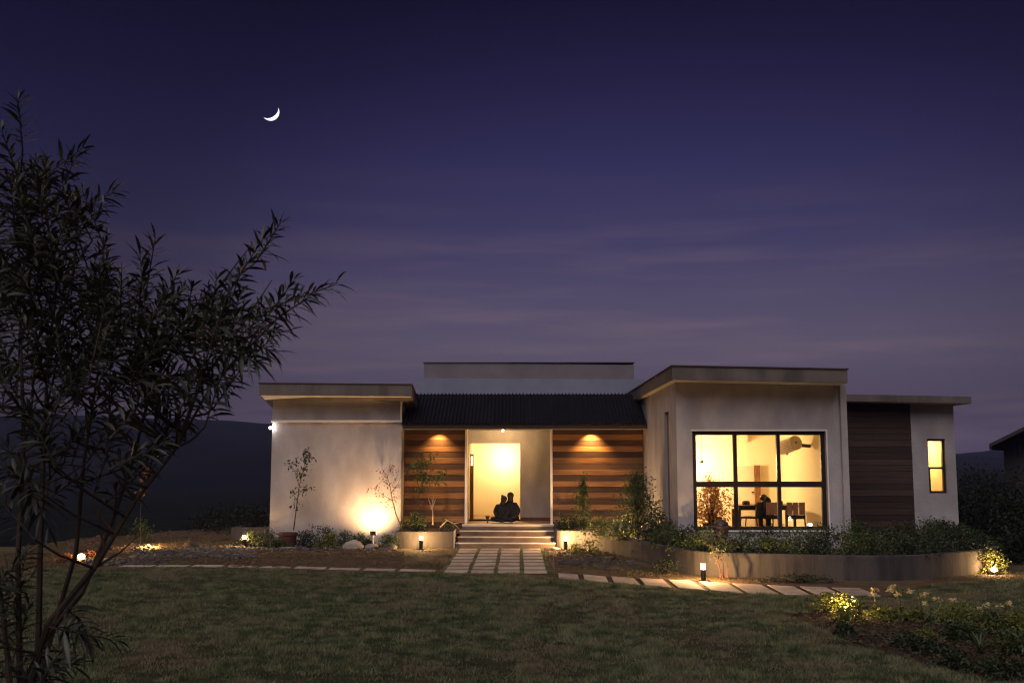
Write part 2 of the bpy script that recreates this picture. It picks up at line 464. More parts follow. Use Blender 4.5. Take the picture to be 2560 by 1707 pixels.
# lawn sheet, 4 mm above the soil
lx = np.linspace(-24, 24, 97)
V, F = [], []
for i, x in enumerate(lx):
    y1 = lawn_y(x)
    for j in range(12):
        V.append((x, 3 + (y1 - 3) * j / 11, 0.006))
for i in range(len(lx) - 1):
    for j in range(11):
        F.append((i * 12 + j, (i + 1) * 12 + j, (i + 1) * 12 + j + 1, i * 12 + j + 1))
tag(mesh_object('lawn', V, F, 'lawn_base', origin=np.zeros(3)), kind='structure')
def ridge(name, D, prof, depth, seed):
    px = [p[0] for p in prof]; pz = [p[1] for p in prof]
    X = np.linspace(px[0], px[-1], 220)
    Z = np.interp(X, px, pz)
    V, F = [], []
    rows = 14
    for j in range(rows):
        t = j / (rows - 1)
        for x, z in zip(X, Z):
            h = (z + 6) * math.sin(t * math.pi / 2) ** 0.8 - 6
            h += (0.35 + t) * 1.1 * mnoise.fractal(Vector((x * 0.03, t * 3, seed)), 0.8, 2.1, 4) + 0.5 * t * mnoise.noise(Vector((x * 0.35, t * 9, seed)))
            V.append((x, D - depth * (1 - t), h))
    n = len(X)
    for j in range(rows - 1):
        for i in range(n - 1):
            F.append((j * n + i, j * n + i + 1, (j + 1) * n + i + 1, (j + 1) * n + i))
    return tag(mesh_object(name, V, F, 'forest', smooth=True), kind='structure')
ridge('hills', 620, [(-520, 22), (-330, 26), (-230, 27.5), (-200, 27), (-170, 26), (-140, 24.5), (-80, 17), (0, 8), (120, 6), (230, 6), (262, 7), (285, 11.5), (305, 10), (420, 14), (560, 12)], 420, 3.1)

# ------------------------------------------------------------------ the moon: the lit lune of a sphere
MC = at(676, 280, 1400); MR = 22.5 / 2600 * 1400
w_ = (Vector((0, 0, HC)) - MC).normalized()
th = math.radians(56)
v_ = (_rt * math.cos(th) - _up * math.sin(th)); v_ = (v_ - w_ * v_.dot(w_)).normalized()
u_ = v_.cross(w_).normalized()
V, F = [], []
na, nl = 40, 8
for i in range(na + 1):
    a = -math.pi / 2 + math.pi * i / na
    for k in range(nl + 1):
        lam = math.asin(0.61) + (math.radians(95) - math.asin(0.61)) * k / nl
        V.append(MC + (u_ * math.sin(a) + (v_ * math.sin(lam) + w_ * math.cos(lam)) * math.cos(a)) * MR)
for i in range(na):
    for k in range(nl):
        b = i * (nl + 1) + k
        F.append((b, b + 1, b + nl + 2, b + nl + 1))
tag(mesh_object('moon', [tuple(v) for v in V], F, 'moonlight', smooth=True), 'thin white crescent moon high in the dusk sky', 'moon')

# ------------------------------------------------------------------ the house
FL = 0.58
house = empty('house', (0, 30, 0), 'single-storey cream house with flat roofs, wood-clad porch and glowing windows', 'house')
H = house
# left wing
m = MB(); m.box(-6.95, -3.27, 29.6, 40, 0, 4.18); m.build('wall', 'plaster', H)
box('wall_band', 'trim', H, -6.97, -3.25, 29.51, 29.598, 3.47, 3.525)
box('corner_trim', 'trim', H, -3.31, -3.262, 29.56, 29.6, 3.53, 4.18)
def slab(name, x0, x1, y0, y1, zt0, zt1, th, drop, material, parent=H):
    """roof slab: top at zt0 on the left, zt1 on the right, falling by drop at the back"""
    return MB().hexa([(x0, y0, zt0 - th), (x1, y0, zt1 - th), (x1, y1, zt1 - th - drop), (x0, y1, zt0 - th - drop),
                      (x0, y0, zt0), (x1, y0, zt1), (x1, y1, zt1 - drop), (x0, y1, zt0 - drop)]).build(name, material, parent)
r1 = slab('roof', -7.18, -2.92, 28.9, 40, 4.515, 4.475, 0.31, 1.9, 'roof_concrete')
MB().hexa([(-7.15, 28.93, 4.19), (-2.95, 28.93, 4.155), (-2.95, 29.58, 4.07), (-7.15, 29.58, 4.09), (-7.15, 28.93, 4.202), (-2.95, 28.93, 4.167), (-2.95, 29.58, 4.08), (-7.15, 29.58, 4.10)]).build('soffit', 'soffit', r1)
slab('roof_coping', -7.20, -2.90, 28.88, 40, 4.545, 4.505, 0.028, 1.9, 'fascia_dark', r1)
# wood-clad porch walls
def cladding(x0, x1, y, z0, z1, n, mats, seed, gap=0.006):
    back = box('wall_cladding', 'slat_black', H, x0, x1, y + 0.03, y + 0.16, z0, z1)
    rg = random.Random(seed)
    h = (z1 - z0) / n
    for k in range(n):
        pr = rg.uniform(0, 0.010)
        a, b = z0 + k * h + gap, z0 + (k + 1) * h
        o = MB().hexa([(x0 + 0.004, y - pr, a), (x1 - 0.004, y - pr, a), (x1 - 0.004, y + 0.028, a), (x0 + 0.004, y + 0.028, a),
                       (x0 + 0.004, y - pr + 0.004, b), (x1 - 0.004, y - pr + 0.004, b), (x1 - 0.004, y + 0.028, b), (x0 + 0.004, y + 0.028, b)])
        o.build('plank', mats[(n - 1 - k) % len(mats)], back)
cladding(-3.26, -1.505, 30.3, 0.30, 3.31, 18, ['plank_dark', 'plank_light'], 1)
cladding(1.035, 3.655, 30.3, 0.30, 3.31, 18, ['plank_dark', 'plank_light'], 2)
# entry recess and hall
box('door_frame', 'trim', H, -1.50, -1.43, 30.24, 30.5, FL, 3.31)
box('door_frame', 'trim', H, 0.97, 1.03, 30.24, 30.5, FL, 3.31)
m = MB()
m.box(-1.62, -1.50, 30.5, 36.2, 0.2, 3.5)             # left side
m.box(1.04, 1.2, 30.5, 36.2, 0.2, 3.5)                # right side
m.box(0.10, 1.04, 32.0, 32.14, FL, 3.31)              # panel right of the doorway
m.box(-1.50, 0.10, 32.0, 32.14, 2.92, 3.31)           # lintel
m.build('wall', 'plaster', H)
m = MB(); m.box(-1.50, 1.04, 35.4, 35.55, FL, 3.31); m.box(-1.499, -1.47, 32.15, 35.4, FL, 3.31); m.box(1.01, 1.039, 32.15, 35.4, FL, 3.31)
m.build('hall_wall', 'interior', H)
box('hall_ceiling', 'interior', H, -1.499, 1.039, 32.15, 35.4, 3.20, 3.30)
m = MB(); m.box(-1.50, 1.03, 30.02, 36.2, 0.35, FL); m.build('porch_floor', 'interior_floor', H)
box('floor_edge', 'step_edge', H, -1.56, 1.06, 29.98, 30.24, FL - 0.045, FL + 0.004)
door = MB().box(-1.468, -1.36, 32.9, 33.0, FL, 2.60).build('inner_door', 'door_wood', H)
box('door_glow_pane', 'lamp_lens', door, -1.43, -1.395, 32.885, 32.898, 2.25, 2.52)  # small pane given a glow of its own, no lamp behind it
MB().tube([(-1.37, 32.88, 1.45), (-1.37, 32.84, 1.45), (-1.37, 32.84, 1.62), (-1.37, 32.88, 1.62)], 0.012).build('handle', 'black_metal', door)
box('skirting', 'door_wood', H, 0.105, 1.03, 31.975, 31.998, FL, FL + 0.10)
box('door_sill', 'dark_frame', H, -1.45, 0.10, 31.9, 32.1, FL + 0.002, FL + 0.05)
# porch ceiling, beam and corrugated roof
box('porch_ceiling', 'soffit', H, -3.25, 3.66, 29.42, 36.2, 3.315, 3.345)
box('eave_beam', 'trim', H, -3.24, 3.655, 29.40, 29.46, 3.255, 3.314)
box('eave_fascia', 'fascia_dark', H, -3.22, 3.655, 29.33, 29.398, 3.27, 3.40)
def corrugated(x0, x1, pa, pb, pitch, amp):
    (ya, za), (yb, zb) = pa, pb
    d = Vector((0, yb - ya, zb - za)).normalized(); nrm = Vector((0, -d.z, d.y))
    V, F = [], []
    n = int(round((x1 - x0) / pitch))
    prof = [(0, 0), (0.45, 0), (0.58, 1), (0.87, 1)]
    xsr = [(x0 + (k + t) * (x1 - x0) / n, h) for k in range(n) for t, h in prof] + [(x1, 0)]
    for x, h in xsr:
        for y, z in (pa, pb):
            V.append(Vector((x, y, z)) + nrm * h * amp)
        for y, z in (pa, pb):
            V.append(Vector((x, y, z)) + nrm * (h * amp - 0.006))
    for i in range(len(xsr) - 1):
        a, b = 4 * i, 4 * i + 4
        F += [(a, b, b + 1, a + 1), (a + 2, a + 3, b + 3, b + 2), (a, a + 2, b + 2, b)]
    return [tuple(v) for v in V], F
proof = box('porch_roof', 'fascia_dark', H, -3.16, 3.655, 31.42, 31.52, 3.35, 4.34)
NP = 8
for k in range(NP):
    w = (3.655 + 3.20) / NP
    V, F = corrugated(-3.20 + k * w, -3.20 + (k + 1) * w - 0.004, (29.28, 3.395 + 0.003 * (k % 2)), (31.52, 4.385 + 0.003 * (k % 2)), 0.107, 0.04)
    mesh_object('roof_sheet', V, F, 'metal_roof', proof)
# stepped parapets behind
MB().hexa([(-3.22, 34, 3.35), (4.2, 34, 3.35), (4.2, 40, 3.35), (-3.22, 40, 3.35), (-3.22, 34, 5.085), (4.2, 34, 5.045), (4.2, 40, 5.045), (-3.22, 40, 5.085)]).build('parapet', 'parapet_blue', H)
MB().hexa([(-3.23, 36, 5.02), (4.07, 36, 5.02), (4.07, 40, 5.02), (-3.23, 40, 5.02), (-3.23, 36, 5.775), (4.07, 36, 5.705), (4.07, 40, 5.705), (-3.23, 40, 5.775)]).build('parapet', 'parapet_warm', H)
box('parapet_coping', 'roof_concrete', H, -3.26, 4.10, 35.96, 40.02, 5.776, 5.80)
# right wing in front: living room with the large window
m = MB()
m.box(3.67, 4.03, 24.0, 24.2, 0, 4.19); m.box(7.09, 7.42, 24.0, 24.2, 0, 4.19)
m.box(4.03, 7.09, 24.0, 24.2, 3.05, 4.19); m.box(4.03, 7.09, 24.0, 24.2, 0, 0.80)
m.build('wall', 'plaster', H)
m = MB()
m.box(3.67, 3.85, 24.2, 25.2, 0, 4.19); m.box(3.67, 3.85, 25.92, 34, 0, 4.19)
m.box(3.67, 3.85, 25.2, 25.92, 3.57, 4.19); m.box(3.67, 3.85, 25.2, 25.92, 0, 0.6); m.box(3.76, 3.85, 25.2, 25.92, 0.6, 3.57)
m.build('wall', 'plaster', H)
box('slot_panel', 'door_wood', H, 3.735, 3.758, 25.2, 25.92, 0.6, 3.57)
box('pilaster', 'plaster', H, 7.42, 7.56, 23.88, 34, 0, 4.10)
r2 = slab('roof', 3.49, 7.42, 23.3, 34, 4.475, 4.395, 0.29, 0.0, 'roof_concrete')
slab('soffit', 3.52, 7.41, 23.33, 23.995, 4.186, 4.106, 0.012, 0.0, 'soffit', r2)
slab('soffit', 3.52, 3.668, 24.0, 34, 4.186, 4.184, 0.012, 0.0, 'soffit', r2)
slab('roof_coping', 3.465, 7.445, 23.275, 34, 4.505, 4.425, 0.028, 0.0, 'fascia_dark', r2)
box('wall', 'interior', H, 3.85, 7.419, 29.3, 29.45, FL, 4.0)
box('interior_wall', 'interior', H, 7.33, 7.418, 24.2, 29.3, FL, 3.5)
box('interior_wall', 'interior', H, 3.851, 3.87, 24.2, 29.3, FL, 3.5)
box('ceiling', 'interior', H, 3.87, 7.33, 24.2, 29.3, 3.40, 3.5)
box('ceiling_beam', 'interior', H, 3.87, 6.4, 29.0, 29.29, 2.86, 3.39)
box('floor', 'interior_floor', H, 3.87, 7.33, 24.2, 29.3, FL - 0.1, FL)
idoor = box('inner_door', 'door_wood', H, 6.62, 6.76, 29.15, 29.29, FL, 2.26)
box('door_panel', 'pale_plastic', idoor, 6.10, 6.615, 29.255, 29.29, FL, 2.24)
box('handle', 'black_metal', idoor, 6.53, 6.58, 29.22, 29.25, 1.5, 1.53)
# window
win = MB().box(4.032, 4.125, 24.10, 24.19, 0.80, 3.048).box(6.995, 7.088, 24.10, 24.19, 0.80, 3.048).box(4.125, 6.995, 24.10, 24.19, 2.96, 3.048).box(4.125, 6.995, 24.10, 24.19, 0.80, 0.88).build('window', 'dark_frame', H)
zc0, zc1 = 1.77, 1.90
box('transom', 'dark_frame', win, 4.125, 6.995, 24.09, 24.19, zc0, zc1)
for xm in (5.025, 6.02):
    box('mullion', 'dark_frame', win, xm - 0.042, xm + 0.042, 24.095, 24.189, zc1, 2.96)
    box('mullion', 'dark_frame', win, xm - 0.042, xm + 0.042, 24.095, 24.189, 0.88, zc0)
for xa, xb in ((4.125, 4.983), (5.067, 5.978), (6.062, 6.995)):
    for za, zb in ((0.88, zc0), (zc1, 2.96)):
        box('pane', 'pane_glass', win, xa, xb, 24.14, 24.148, za, zb)
box('sill', 'trim', win, 4.0, 7.12, 23.96, 24.09, 0.77, 0.799)
box('window_surround', 'trim', win, 4.0, 7.12, 23.975, 23.998, 3.05, 3.085)
box('window_surround', 'trim', win, 7.095, 7.125, 23.975, 23.998, 0.80, 3.05)
# far right wing
m = MB()
m.box(7.57, 10.56, 28.05, 28.3, 0, 3.9); m.box(10.56, 10.98, 28.0, 28.2, 0, 3.9); m.box(11.46, 11.72, 28.0, 28.2, 0, 3.9)
m.box(10.98, 11.46, 28.0, 28.2, 2.96, 3.9); m.box(10.98, 11.46, 28.0, 28.2, 0, 1.52); m.box(11.55, 11.72, 28.2, 38, 0, 3.9)
m.build('wall', 'plaster', H)
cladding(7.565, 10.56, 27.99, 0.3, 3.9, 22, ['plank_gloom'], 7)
r3 = slab('roof', 7.61, 11.98, 27.45, 38, 4.14, 4.06, 0.18, 0.0, 'roof_concrete')
slab('soffit', 7.63, 11.96, 27.47, 37.9, 3.960, 3.880, 0.01, 0.0, 'soffit', r3)
w2 = MB().box(10.982, 11.03, 28.09, 28.18, 1.52, 2.96).box(11.40, 11.458, 28.09, 28.18, 1.52, 2.96).box(11.03, 11.40, 28.09, 28.18, 2.90, 2.96).box(11.03, 11.40, 28.09, 28.18, 1.52, 1.58).build('window', 'dark_frame', H)
box('transom', 'dark_frame', w2, 11.03, 11.40, 28.08, 28.18, 2.16, 2.215)
box('pane', 'pane_glass', w2, 11.03, 11.40, 28.13, 28.137, 1.58, 2.16)
box('pane', 'pane_glass', w2, 11.03, 11.40, 28.13, 28.137, 2.215, 2.90)
box('sash', 'dark_frame', w2, 11.03, 11.065, 28.10, 28.17, 1.58, 2.16)
m = MB(); m.box(10.6, 11.53, 29.6, 29.7, 0.6, 3.4); m.box(10.6, 10.7, 28.2, 29.6, 0.6, 3.4); m.box(11.50, 11.55, 28.2, 29.6, 0.6, 3.4); m.box(10.6, 11.55, 28.2, 29.7, 3.3, 3.4); m.box(10.6, 11.55, 28.2, 29.7, 0.5, 0.6)
m.build('bedroom_wall', 'interior', H)

# ------------------------------------------------------------------ lamps of the house
def house_light(name, label, cat, loc, build, *lights):
    t = empty(name, loc, label, cat)
    build(t)
    for a in lights:
        lamp(parent=t, **a)
    return t
pend = empty('pendant_lamp', (4.98, 28.2, 2.1), 'round glowing pendant lamp hanging on a thin cord behind the large window', 'lamp')
MB().tube([(4.98, 28.2, 2.36), (4.98, 28.2, 3.40)], 0.007, 6).build('cord', 'black_metal', pend)
MB().lathe([(0.02, 0), (0.05, -0.03), (0.06, -0.08)], (4.98, 28.2, 2.40), 10).build('cap', 'black_metal', pend)
MB().ball((4.98, 28.2, 2.25), 0.085, 14, 9).build('globe', 'lamp_hot', pend, True)
lamp('bulb', 'POINT', (4.98, 28.2, 2.25), 300, (1.0, 0.66, 0.31), 0.07, pend)
hl = empty('ceiling_lamp', (-0.45, 34.3, 3.0), 'warm ceiling lamp out of sight inside the lit hallway', 'lamp')
MB().lathe([(0.12, 0.02), (0.14, -0.03), (0.10, -0.09), (0.02, -0.11)], (-0.42, 34.75, 3.18), 14).build('shade', 'lamp_lens', hl, True)
lamp('bulb', 'POINT', (-0.42, 34.75, 2.45), 85, (1.0, 0.67, 0.31), 0.12, hl)
bl = empty('bedroom_lamp', (11.1, 28.9, 3.2), 'warm ceiling lamp inside the narrow right-hand window', 'lamp')
MB().lathe([(0.10, 0.0), (0.12, -0.04), (0.05, -0.08)], (11.1, 28.95, 3.30), 12).build('shade', 'lamp_lens', bl, True)
lamp('bulb', 'POINT', (10.95, 29.0, 2.75), 50, (1.0, 0.62, 0.22), 0.08, bl)
for px_, nm in ((1096, 'left'), (1479, 'right')):
    p = at(px_, 1068, 30.0); p.z = 3.30
    d = empty('downlight', p, 'small recessed porch downlight above the %s wooden wall' % nm, 'light', 'recessed porch downlights')
    MB().lathe([(0.05, 0.012), (0.05, 0.0), (0.035, 0.0)], p, 12).build('ring', 'trim', d)
    MB().lathe([(0.033, 0.006), (0.033, -0.012)], p, 12).build('lens', 'lamp_hot', d)
    lamp('bulb', 'SPOT', p + Vector((0, 0.03, -0.03)), 230 if nm == 'right' else 150, (1.0, 0.55, 0.17), 0.025, d, p + Vector((0, 0.42, -1.5)), 105, 1.0)
p = at(1257, 1074, 31.2)
d = empty('porch_lamp', (p.x, p.y, p.z), 'tiny glowing drop lamp hanging at the top of the entry recess', 'lamp')
MB().tube([(p.x, p.y, p.z + 0.06), (p.x, p.y, 3.315)], 0.008).build('stem', 'black_metal', d)
MB().lathe([(0.015, 0.07), (0.03, 0.06), (0.034, -0.03), (0.02, -0.07)], (p.x, p.y, p.z), 10).build('lens', 'lamp_hot', d, True)
lamp('bulb', 'POINT', p + Vector((0, 0, -0.02)), 42, (1.0, 0.62, 0.26), 0.03, d)
p = Vector((-6.99, 29.5, 3.31))
d = empty('wall_lamp', p, 'small white wall lamp on the outer corner of the left wing', 'lamp')
MB().box(-7.03, -6.955, 29.62, 29.70, 3.27, 3.35).build('mount', 'black_metal', d)
MB().ball((-6.985, 29.56, 3.31), (0.05, 0.06, 0.04), 10, 6).build('lens', 'lamp_white', d, True)
lamp('bulb', 'POINT', (-6.93, 29.52, 3.31), 1.6, (1.0, 0.93, 0.88), 0.03, d)

# ------------------------------------------------------------------ steps
steps = empty('front_steps', (-0.3, 29.5, 0), 'four broad brown steps with pale edges leading up to the entrance', 'steps')
for k in range(4):
    y0 = 29.1 + 0.3 * k; zt = 0.145 * (k + 1)
    x0, x1 = -1.69 + 0.04 * k, 1.075 - 0.006 * k
    if k < 3:
        st = MB().box(x0, x1, y0, y0 + 0.299 if k < 2 else y0 + 0.27, 0, zt - 0.035).build('step', 'step_riser', steps)
        MB().cbox(x0 - 0.005, x1 + 0.005, y0 + 0.021, y0 + 0.30 if k < 2 else y0 + 0.27, zt - 0.034, zt - 0.003, 0.004).build('tread', 'step_riser', st)
        MB().cbox(x0 - 0.005, x1 + 0.005, y0 - 0.03, y0 + 0.02, zt - 0.034, zt, 0.006).build('nosing', 'step_edge', st)
    else:
        MB().box(x0 + 0.02, x1 - 0.02, 30.0 - 0.015, 30.015, 0, FL - 0.047).build('step', 'step_riser', steps)

# ------------------------------------------------------------------ planters
def wall_strip(pts, th, z0, z1, n=6):
    """smooth thick wall along a curve"""
    P = [Vector((x, y, 0)) for x, y in pts]
    C = []
    for i in range(len(P) - 1):
        p0, p1, p2, p3 = P[max(i - 1, 0)], P[i], P[i + 1], P[min(i + 2, len(P) - 1)]
        for k in range(n):
            t = k / n
            C.append(0.5 * ((2 * p1) + (p2 - p0) * t + (2 * p0 - 5 * p1 + 4 * p2 - p3) * t * t + (3 * p1 - p0 - 3 * p2 + p3) * t ** 3))
    C.append(P[-1])
    V, F = [], []
    for i, c in enumerate(C):
        d = (C[min(i + 1, len(C) - 1)] - C[max(i - 1, 0)]).normalized()
        nrm = Vector((-d.y, d.x, 0))
        w = 0.006 * mnoise.noise(Vector((c.x * 1.5, c.y * 1.5, 0)))
        dz = 0.008 * mnoise.noise(Vector((c.x, c.y, 5)))
        for off, z in ((0, z0), (w, z1 - 0.015 + dz), (0.015 + w, z1 + dz), (th - 0.015, z1 + dz), (th, z1 - 0.015 + dz), (th, z0)):
            V.append(c + nrm * off + Vector((0, 0, z)))
    for i in range(len(C) - 1):
        for k in range(5):
            a, b = i * 6 + k, (i + 1) * 6 + k
            F.append((a, b, b + 1, a + 1))
    F.append(tuple(range(6))); F.append(tuple(len(V) - 1 - k for k in range(6)))
    return [tuple(v) for v in V], F, C
CURVE = [(1.09, 29.9), (1.10, 29.0), (2.02, 28.55), (2.58, 26.75), (2.9, 25.3), (3.22, 23.75), (3.46, 22.75), (3.78, 22.1), (4.36, 21.75), (5.12, 21.5), (6.3, 21.15),
         (7.5, 21.1), (8.58, 21.6), (9.8, 22.5), (10.6, 23.4), (11.2, 25.0), (11.6, 28.0)]
V, F, CC = wall_strip(CURVE, 0.13, 0, 0.49)
plr = empty('curved_planter', (6, 23, 0), 'long curved concrete planter wall sweeping round the right wing', 'planter')
mesh_object('planter_wall', V, F, 'concrete', plr)
SOIL = [(c.x, c.y) for c in CC] + [(7.6, 28.0), (7.6, 24.0), (3.67, 24.0), (3.67, 30.2), (1.2, 30.2)]
from mathutils.geometry import tessellate_polygon
def poly_sheet(name, poly, z, material, parent=None, kind=None):
    tri = tessellate_polygon([[Vector((x, y, 0)) for x, y in poly]])
    o = mesh_object(name, [(x, y, z) for x, y in poly], [tuple(t) for t in tri], material, parent)
    return tag(o, kind=kind) if kind else o
poly_sheet('planter_soil', SOIL, 0.40, 'mulch', plr)
pl2 = empty('entry_planter', (-2.5, 29.2, 0), 'low grey concrete planter box left of the front steps', 'planter')
MB().cbox(-3.36, -1.75, 29.0, 29.13, 0, 0.45, 0.01).cbox(-1.87, -1.75, 29.132, 30.2, 0, 0.45, 0.01).cbox(-3.36, -3.27, 29.132, 29.59, 0, 0.45, 0.01).build('planter_wall', 'concrete', pl2)
box('planter_soil', 'mulch', pl2, -3.268, -1.872, 29.132, 30.28, 0, 0.38)
box('planter_cap', 'step_edge', pl2, -1.748, -1.715, 29.02, 30.0, 0, 0.452)
pl3 = empty('garden_kerb', (-7.8, 31.0, 0), 'short rough concrete kerb at the far left of the house', 'wall')
MB().cbox(-8.42, -7.15, 31.0, 31.14, -0.1, 0.44, 0.012).build('kerb_wall', 'concrete', pl3)
MB().cbox(-8.42, -8.28, 31.145, 33.2, -0.1, 0.43, 0.012).build('kerb_wall', 'concrete', pl3)

# ------------------------------------------------------------------ paths
path = tag(poly_sheet('path', [(-1.62, 22.35), (0.80, 22.2), (0.80, 29.09), (-1.62, 29.09)], 0.005, 'mulch'), kind='structure')
rg = random.Random(5)
def paver(quad, z, parent, rgi):
    c = sum((Vector((x, y, 0)) for x, y in quad), Vector()) / 4
    q = []
    for x, y in quad:
        v = Vector((x, y, 0)); v = v + Vector((rgi.uniform(-.012, .012), rgi.uniform(-.02, .02), 0)); q.append(v)
    dz = [rgi.uniform(-.003, .003) for _ in range(4)]
    V = [(v.x, v.y, 0.0) for v in q] + [(v.x, v.y, z - 0.006 + dz[i]) for i, v in enumerate(q)]
    V += [((v + (c - v).normalized() * 0.018).x, (v + (c - v).normalized() * 0.018).y, z + dz[i]) for i, v in enumerate(q)]
    F = [(0, 1, 5, 4), (1, 2, 6, 5), (2, 3, 7, 6), (3, 0, 4, 7), (4, 5, 9, 8), (5, 6, 10, 9), (6, 7, 11, 10), (7, 4, 8, 11), (8, 9, 10, 11)]
    return mesh_object('paver', V, F, 'paver', parent)
for c in range(4):
    for r in range(8):
        x0 = -1.55 + c * 0.567; y0 = 22.42 + r * 0.825
        paver([(x0, y0), (x0 + 0.49, y0), (x0 + 0.49, y0 + 0.60), (x0, y0 + 0.60)], 0.016, path, rg)
sp_edge = [(0.80, 21.4, 22.35), (1.30, 21.05, 22.1), (1.85, 20.7, 21.75), (2.4, 20.25, 21.45), (2.95, 19.8, 21.2), (3.5, 19.4, 20.95), (4.1, 19.0, 20.5),
           (4.7, 18.8, 20.3), (5.25, 18.7, 20.0), (5.8, 18.65, 19.85), (6.4, 18.6, 19.75)]
pe = [(a, b - 0.06) for a, b, c in sp_edge] + [(a, c + 0.06) for a, b, c in reversed(sp_edge)]
path2 = tag(poly_sheet('stepping_stone_path', pe, 0.005, 'mulch'), kind='structure')
for (a, b, c), (d, e, f) in zip(sp_edge, sp_edge[1:]):
    g = 0.055
    paver([(a + g, b), (d - g, e), (d - g + 0.02, f), (a + g + 0.02, c)], 0.020, path2, rg)
lp = [(-9.0, 23.75), (-8.2, 23.75), (-7.4, 23.75), (-6.6, 23.68), (-5.8, 23.55), (-5.0, 23.4), (-4.2, 23.2), (-3.4, 23.0), (-2.6, 22.85), (-1.72, 22.65)]
path3 = tag(poly_sheet('edging_path', [(a, b - 0.05) for a, b in lp] + [(a, b + 0.55) for a, b in reversed(lp)], 0.005, 'soil'), kind='structure')
for (a, b), (d, e) in zip(lp, lp[1:]):
    paver([(a + .05, b), (d - .05, e), (d - .05, e + .42), (a + .05, b + .42)], 0.013, path3, rg)

# ------------------------------------------------------------------ garden lamps
def bollard(px, Y, label, watts, h=0.36):
    X = (px - VPX) * Y / FPX
    t = empty('bollard_light', (X, Y, 0), label, 'light', 'short black bollard lights')
    MB().lathe([(0.075, 0), (0.075, 0.012), (0.052, 0.015), (0.050, h - 0.13), (0.054, h - 0.125), (0.054, h - 0.115)], (X, Y, 0), 16).build('post', 'black_metal', t)
    MB().lathe([(0.045, h - 0.114), (0.045, h - 0.012)], (X, Y, 0), 16).build('lens', 'lamp_hot', t, True)
    MB().lathe([(0.050, h - 0.011), (0.054, h - 0.008), (0.050, h), (0.01, h + 0.004)], (X, Y, 0), 16).build('cap', 'pale_plastic', t)
    lamp('bulb', 'POINT', (X, Y, h - 0.06), watts, (1.0, 0.58, 0.22), 0.035, t)
    return t
bollard(620, 29.0, 'short bollard light beside the gravel strip left of the house', 70)
bollard(1056, 28.6, 'short bollard light in front of the entry planter box', 85)
bollard(1412, 28.5, 'short bollard light at the foot of the planter wall right of the steps', 160)
bollard(1749, 21.0, 'short bollard light at the back edge of the stepping stones', 175, 0.35)
def spike_light(px, py, label, watts, material='lamp_hot', z0=0.0, r=0.05, aim=(0, 0.3, 1), h=0.10, Y=None, col=(1.0, 0.6, 0.24)):
    p = gnd(px, py, z0 + h) if Y is None else at(px, py, Y)
    t = empty('garden_spotlight', (p.x, p.y, z0), label, 'light', 'small spike spotlights')
    MB().tube([(p.x, p.y, z0 - 0.05), (p.x, p.y, p.z - 0.03)], 0.012).build('stake', 'black_metal', t)
    d = Vector(aim).normalized()
    MB().tube([p - d * 0.05, p - d * 0.01, p], [0.03, r, r], 12).build('housing', 'black_metal', t)
    MB().tube([p + d * 0.001, p + d * 0.02, p + d * 0.035], [r * 0.95, r * 0.9, r * 0.4], 12).build('lens', material, t)
    lamp('bulb', 'POINT', p + d * 0.07, watts, col, 0.04, t)
    return t
spike_light(203, 1391, 'bright spike spotlight on bare earth seen through the oleander', 32, aim=(0.2, -0.5, 0.6), r=0.09)
spike_light(372, 1364, 'spike spotlight glowing on the earth bank behind the oleander stems', 90, h=0.12, aim=(0.3, 0.2, 1))
spike_light(2485, 1424, 'spike spotlight glowing inside a small bush right of the curved planter', 50, aim=(-0.2, -0.4, 0.8), r=0.07)
spike_light(2025, 1312, 'white spike light in the hedge below the right corner of the large window', 1.2, 'lamp_white', 0.40, 0.05, (0, -0.3, 1), 0.5, 23.3, (1.0, 0.85, 0.65))
spike_light(1563, 1331, 'spike spotlight half hidden by the pale shrub beside the right porch wall', 75, 'lamp_lens', 0.40, 0.025, (0.1, 0.3, 1), 0.1, 27.0)
spike_light(2108, 1519, 'spike spotlight hidden behind the yellow plant at the tip of the flower bed', 30, 'lamp_lens', 0.015, 0.025, (0.8, -0.1, 0.5), 0.12)
# floodlight washing the left wall
fx, fy = -3.93, 28.84
t = empty('floodlight', (fx, fy, 0), 'strong floodlight washing the plaster of the left wing with light', 'light')
MB().tube([(fx, fy, 0), (fx, fy, 0.36)], 0.025, 8).build('post', 'pale_plastic', t)
MB().box(fx - 0.08, fx + 0.08, fy - 0.03, fy + 0.03, 0.36, 0.47).build('housing', 'black_metal', t)
MB().box(fx - 0.085, fx + 0.085, fy + 0.031, fy + 0.045, 0.375, 0.455).build('lens', 'lamp_hot', t)
lamp('bulb', 'SPOT', (fx, fy + 0.10, 0.47), 260, (1.0, 0.58, 0.25), 0.05, t, (fx - 0.12, fy + 0.62, 1.10), 140, 1.0)

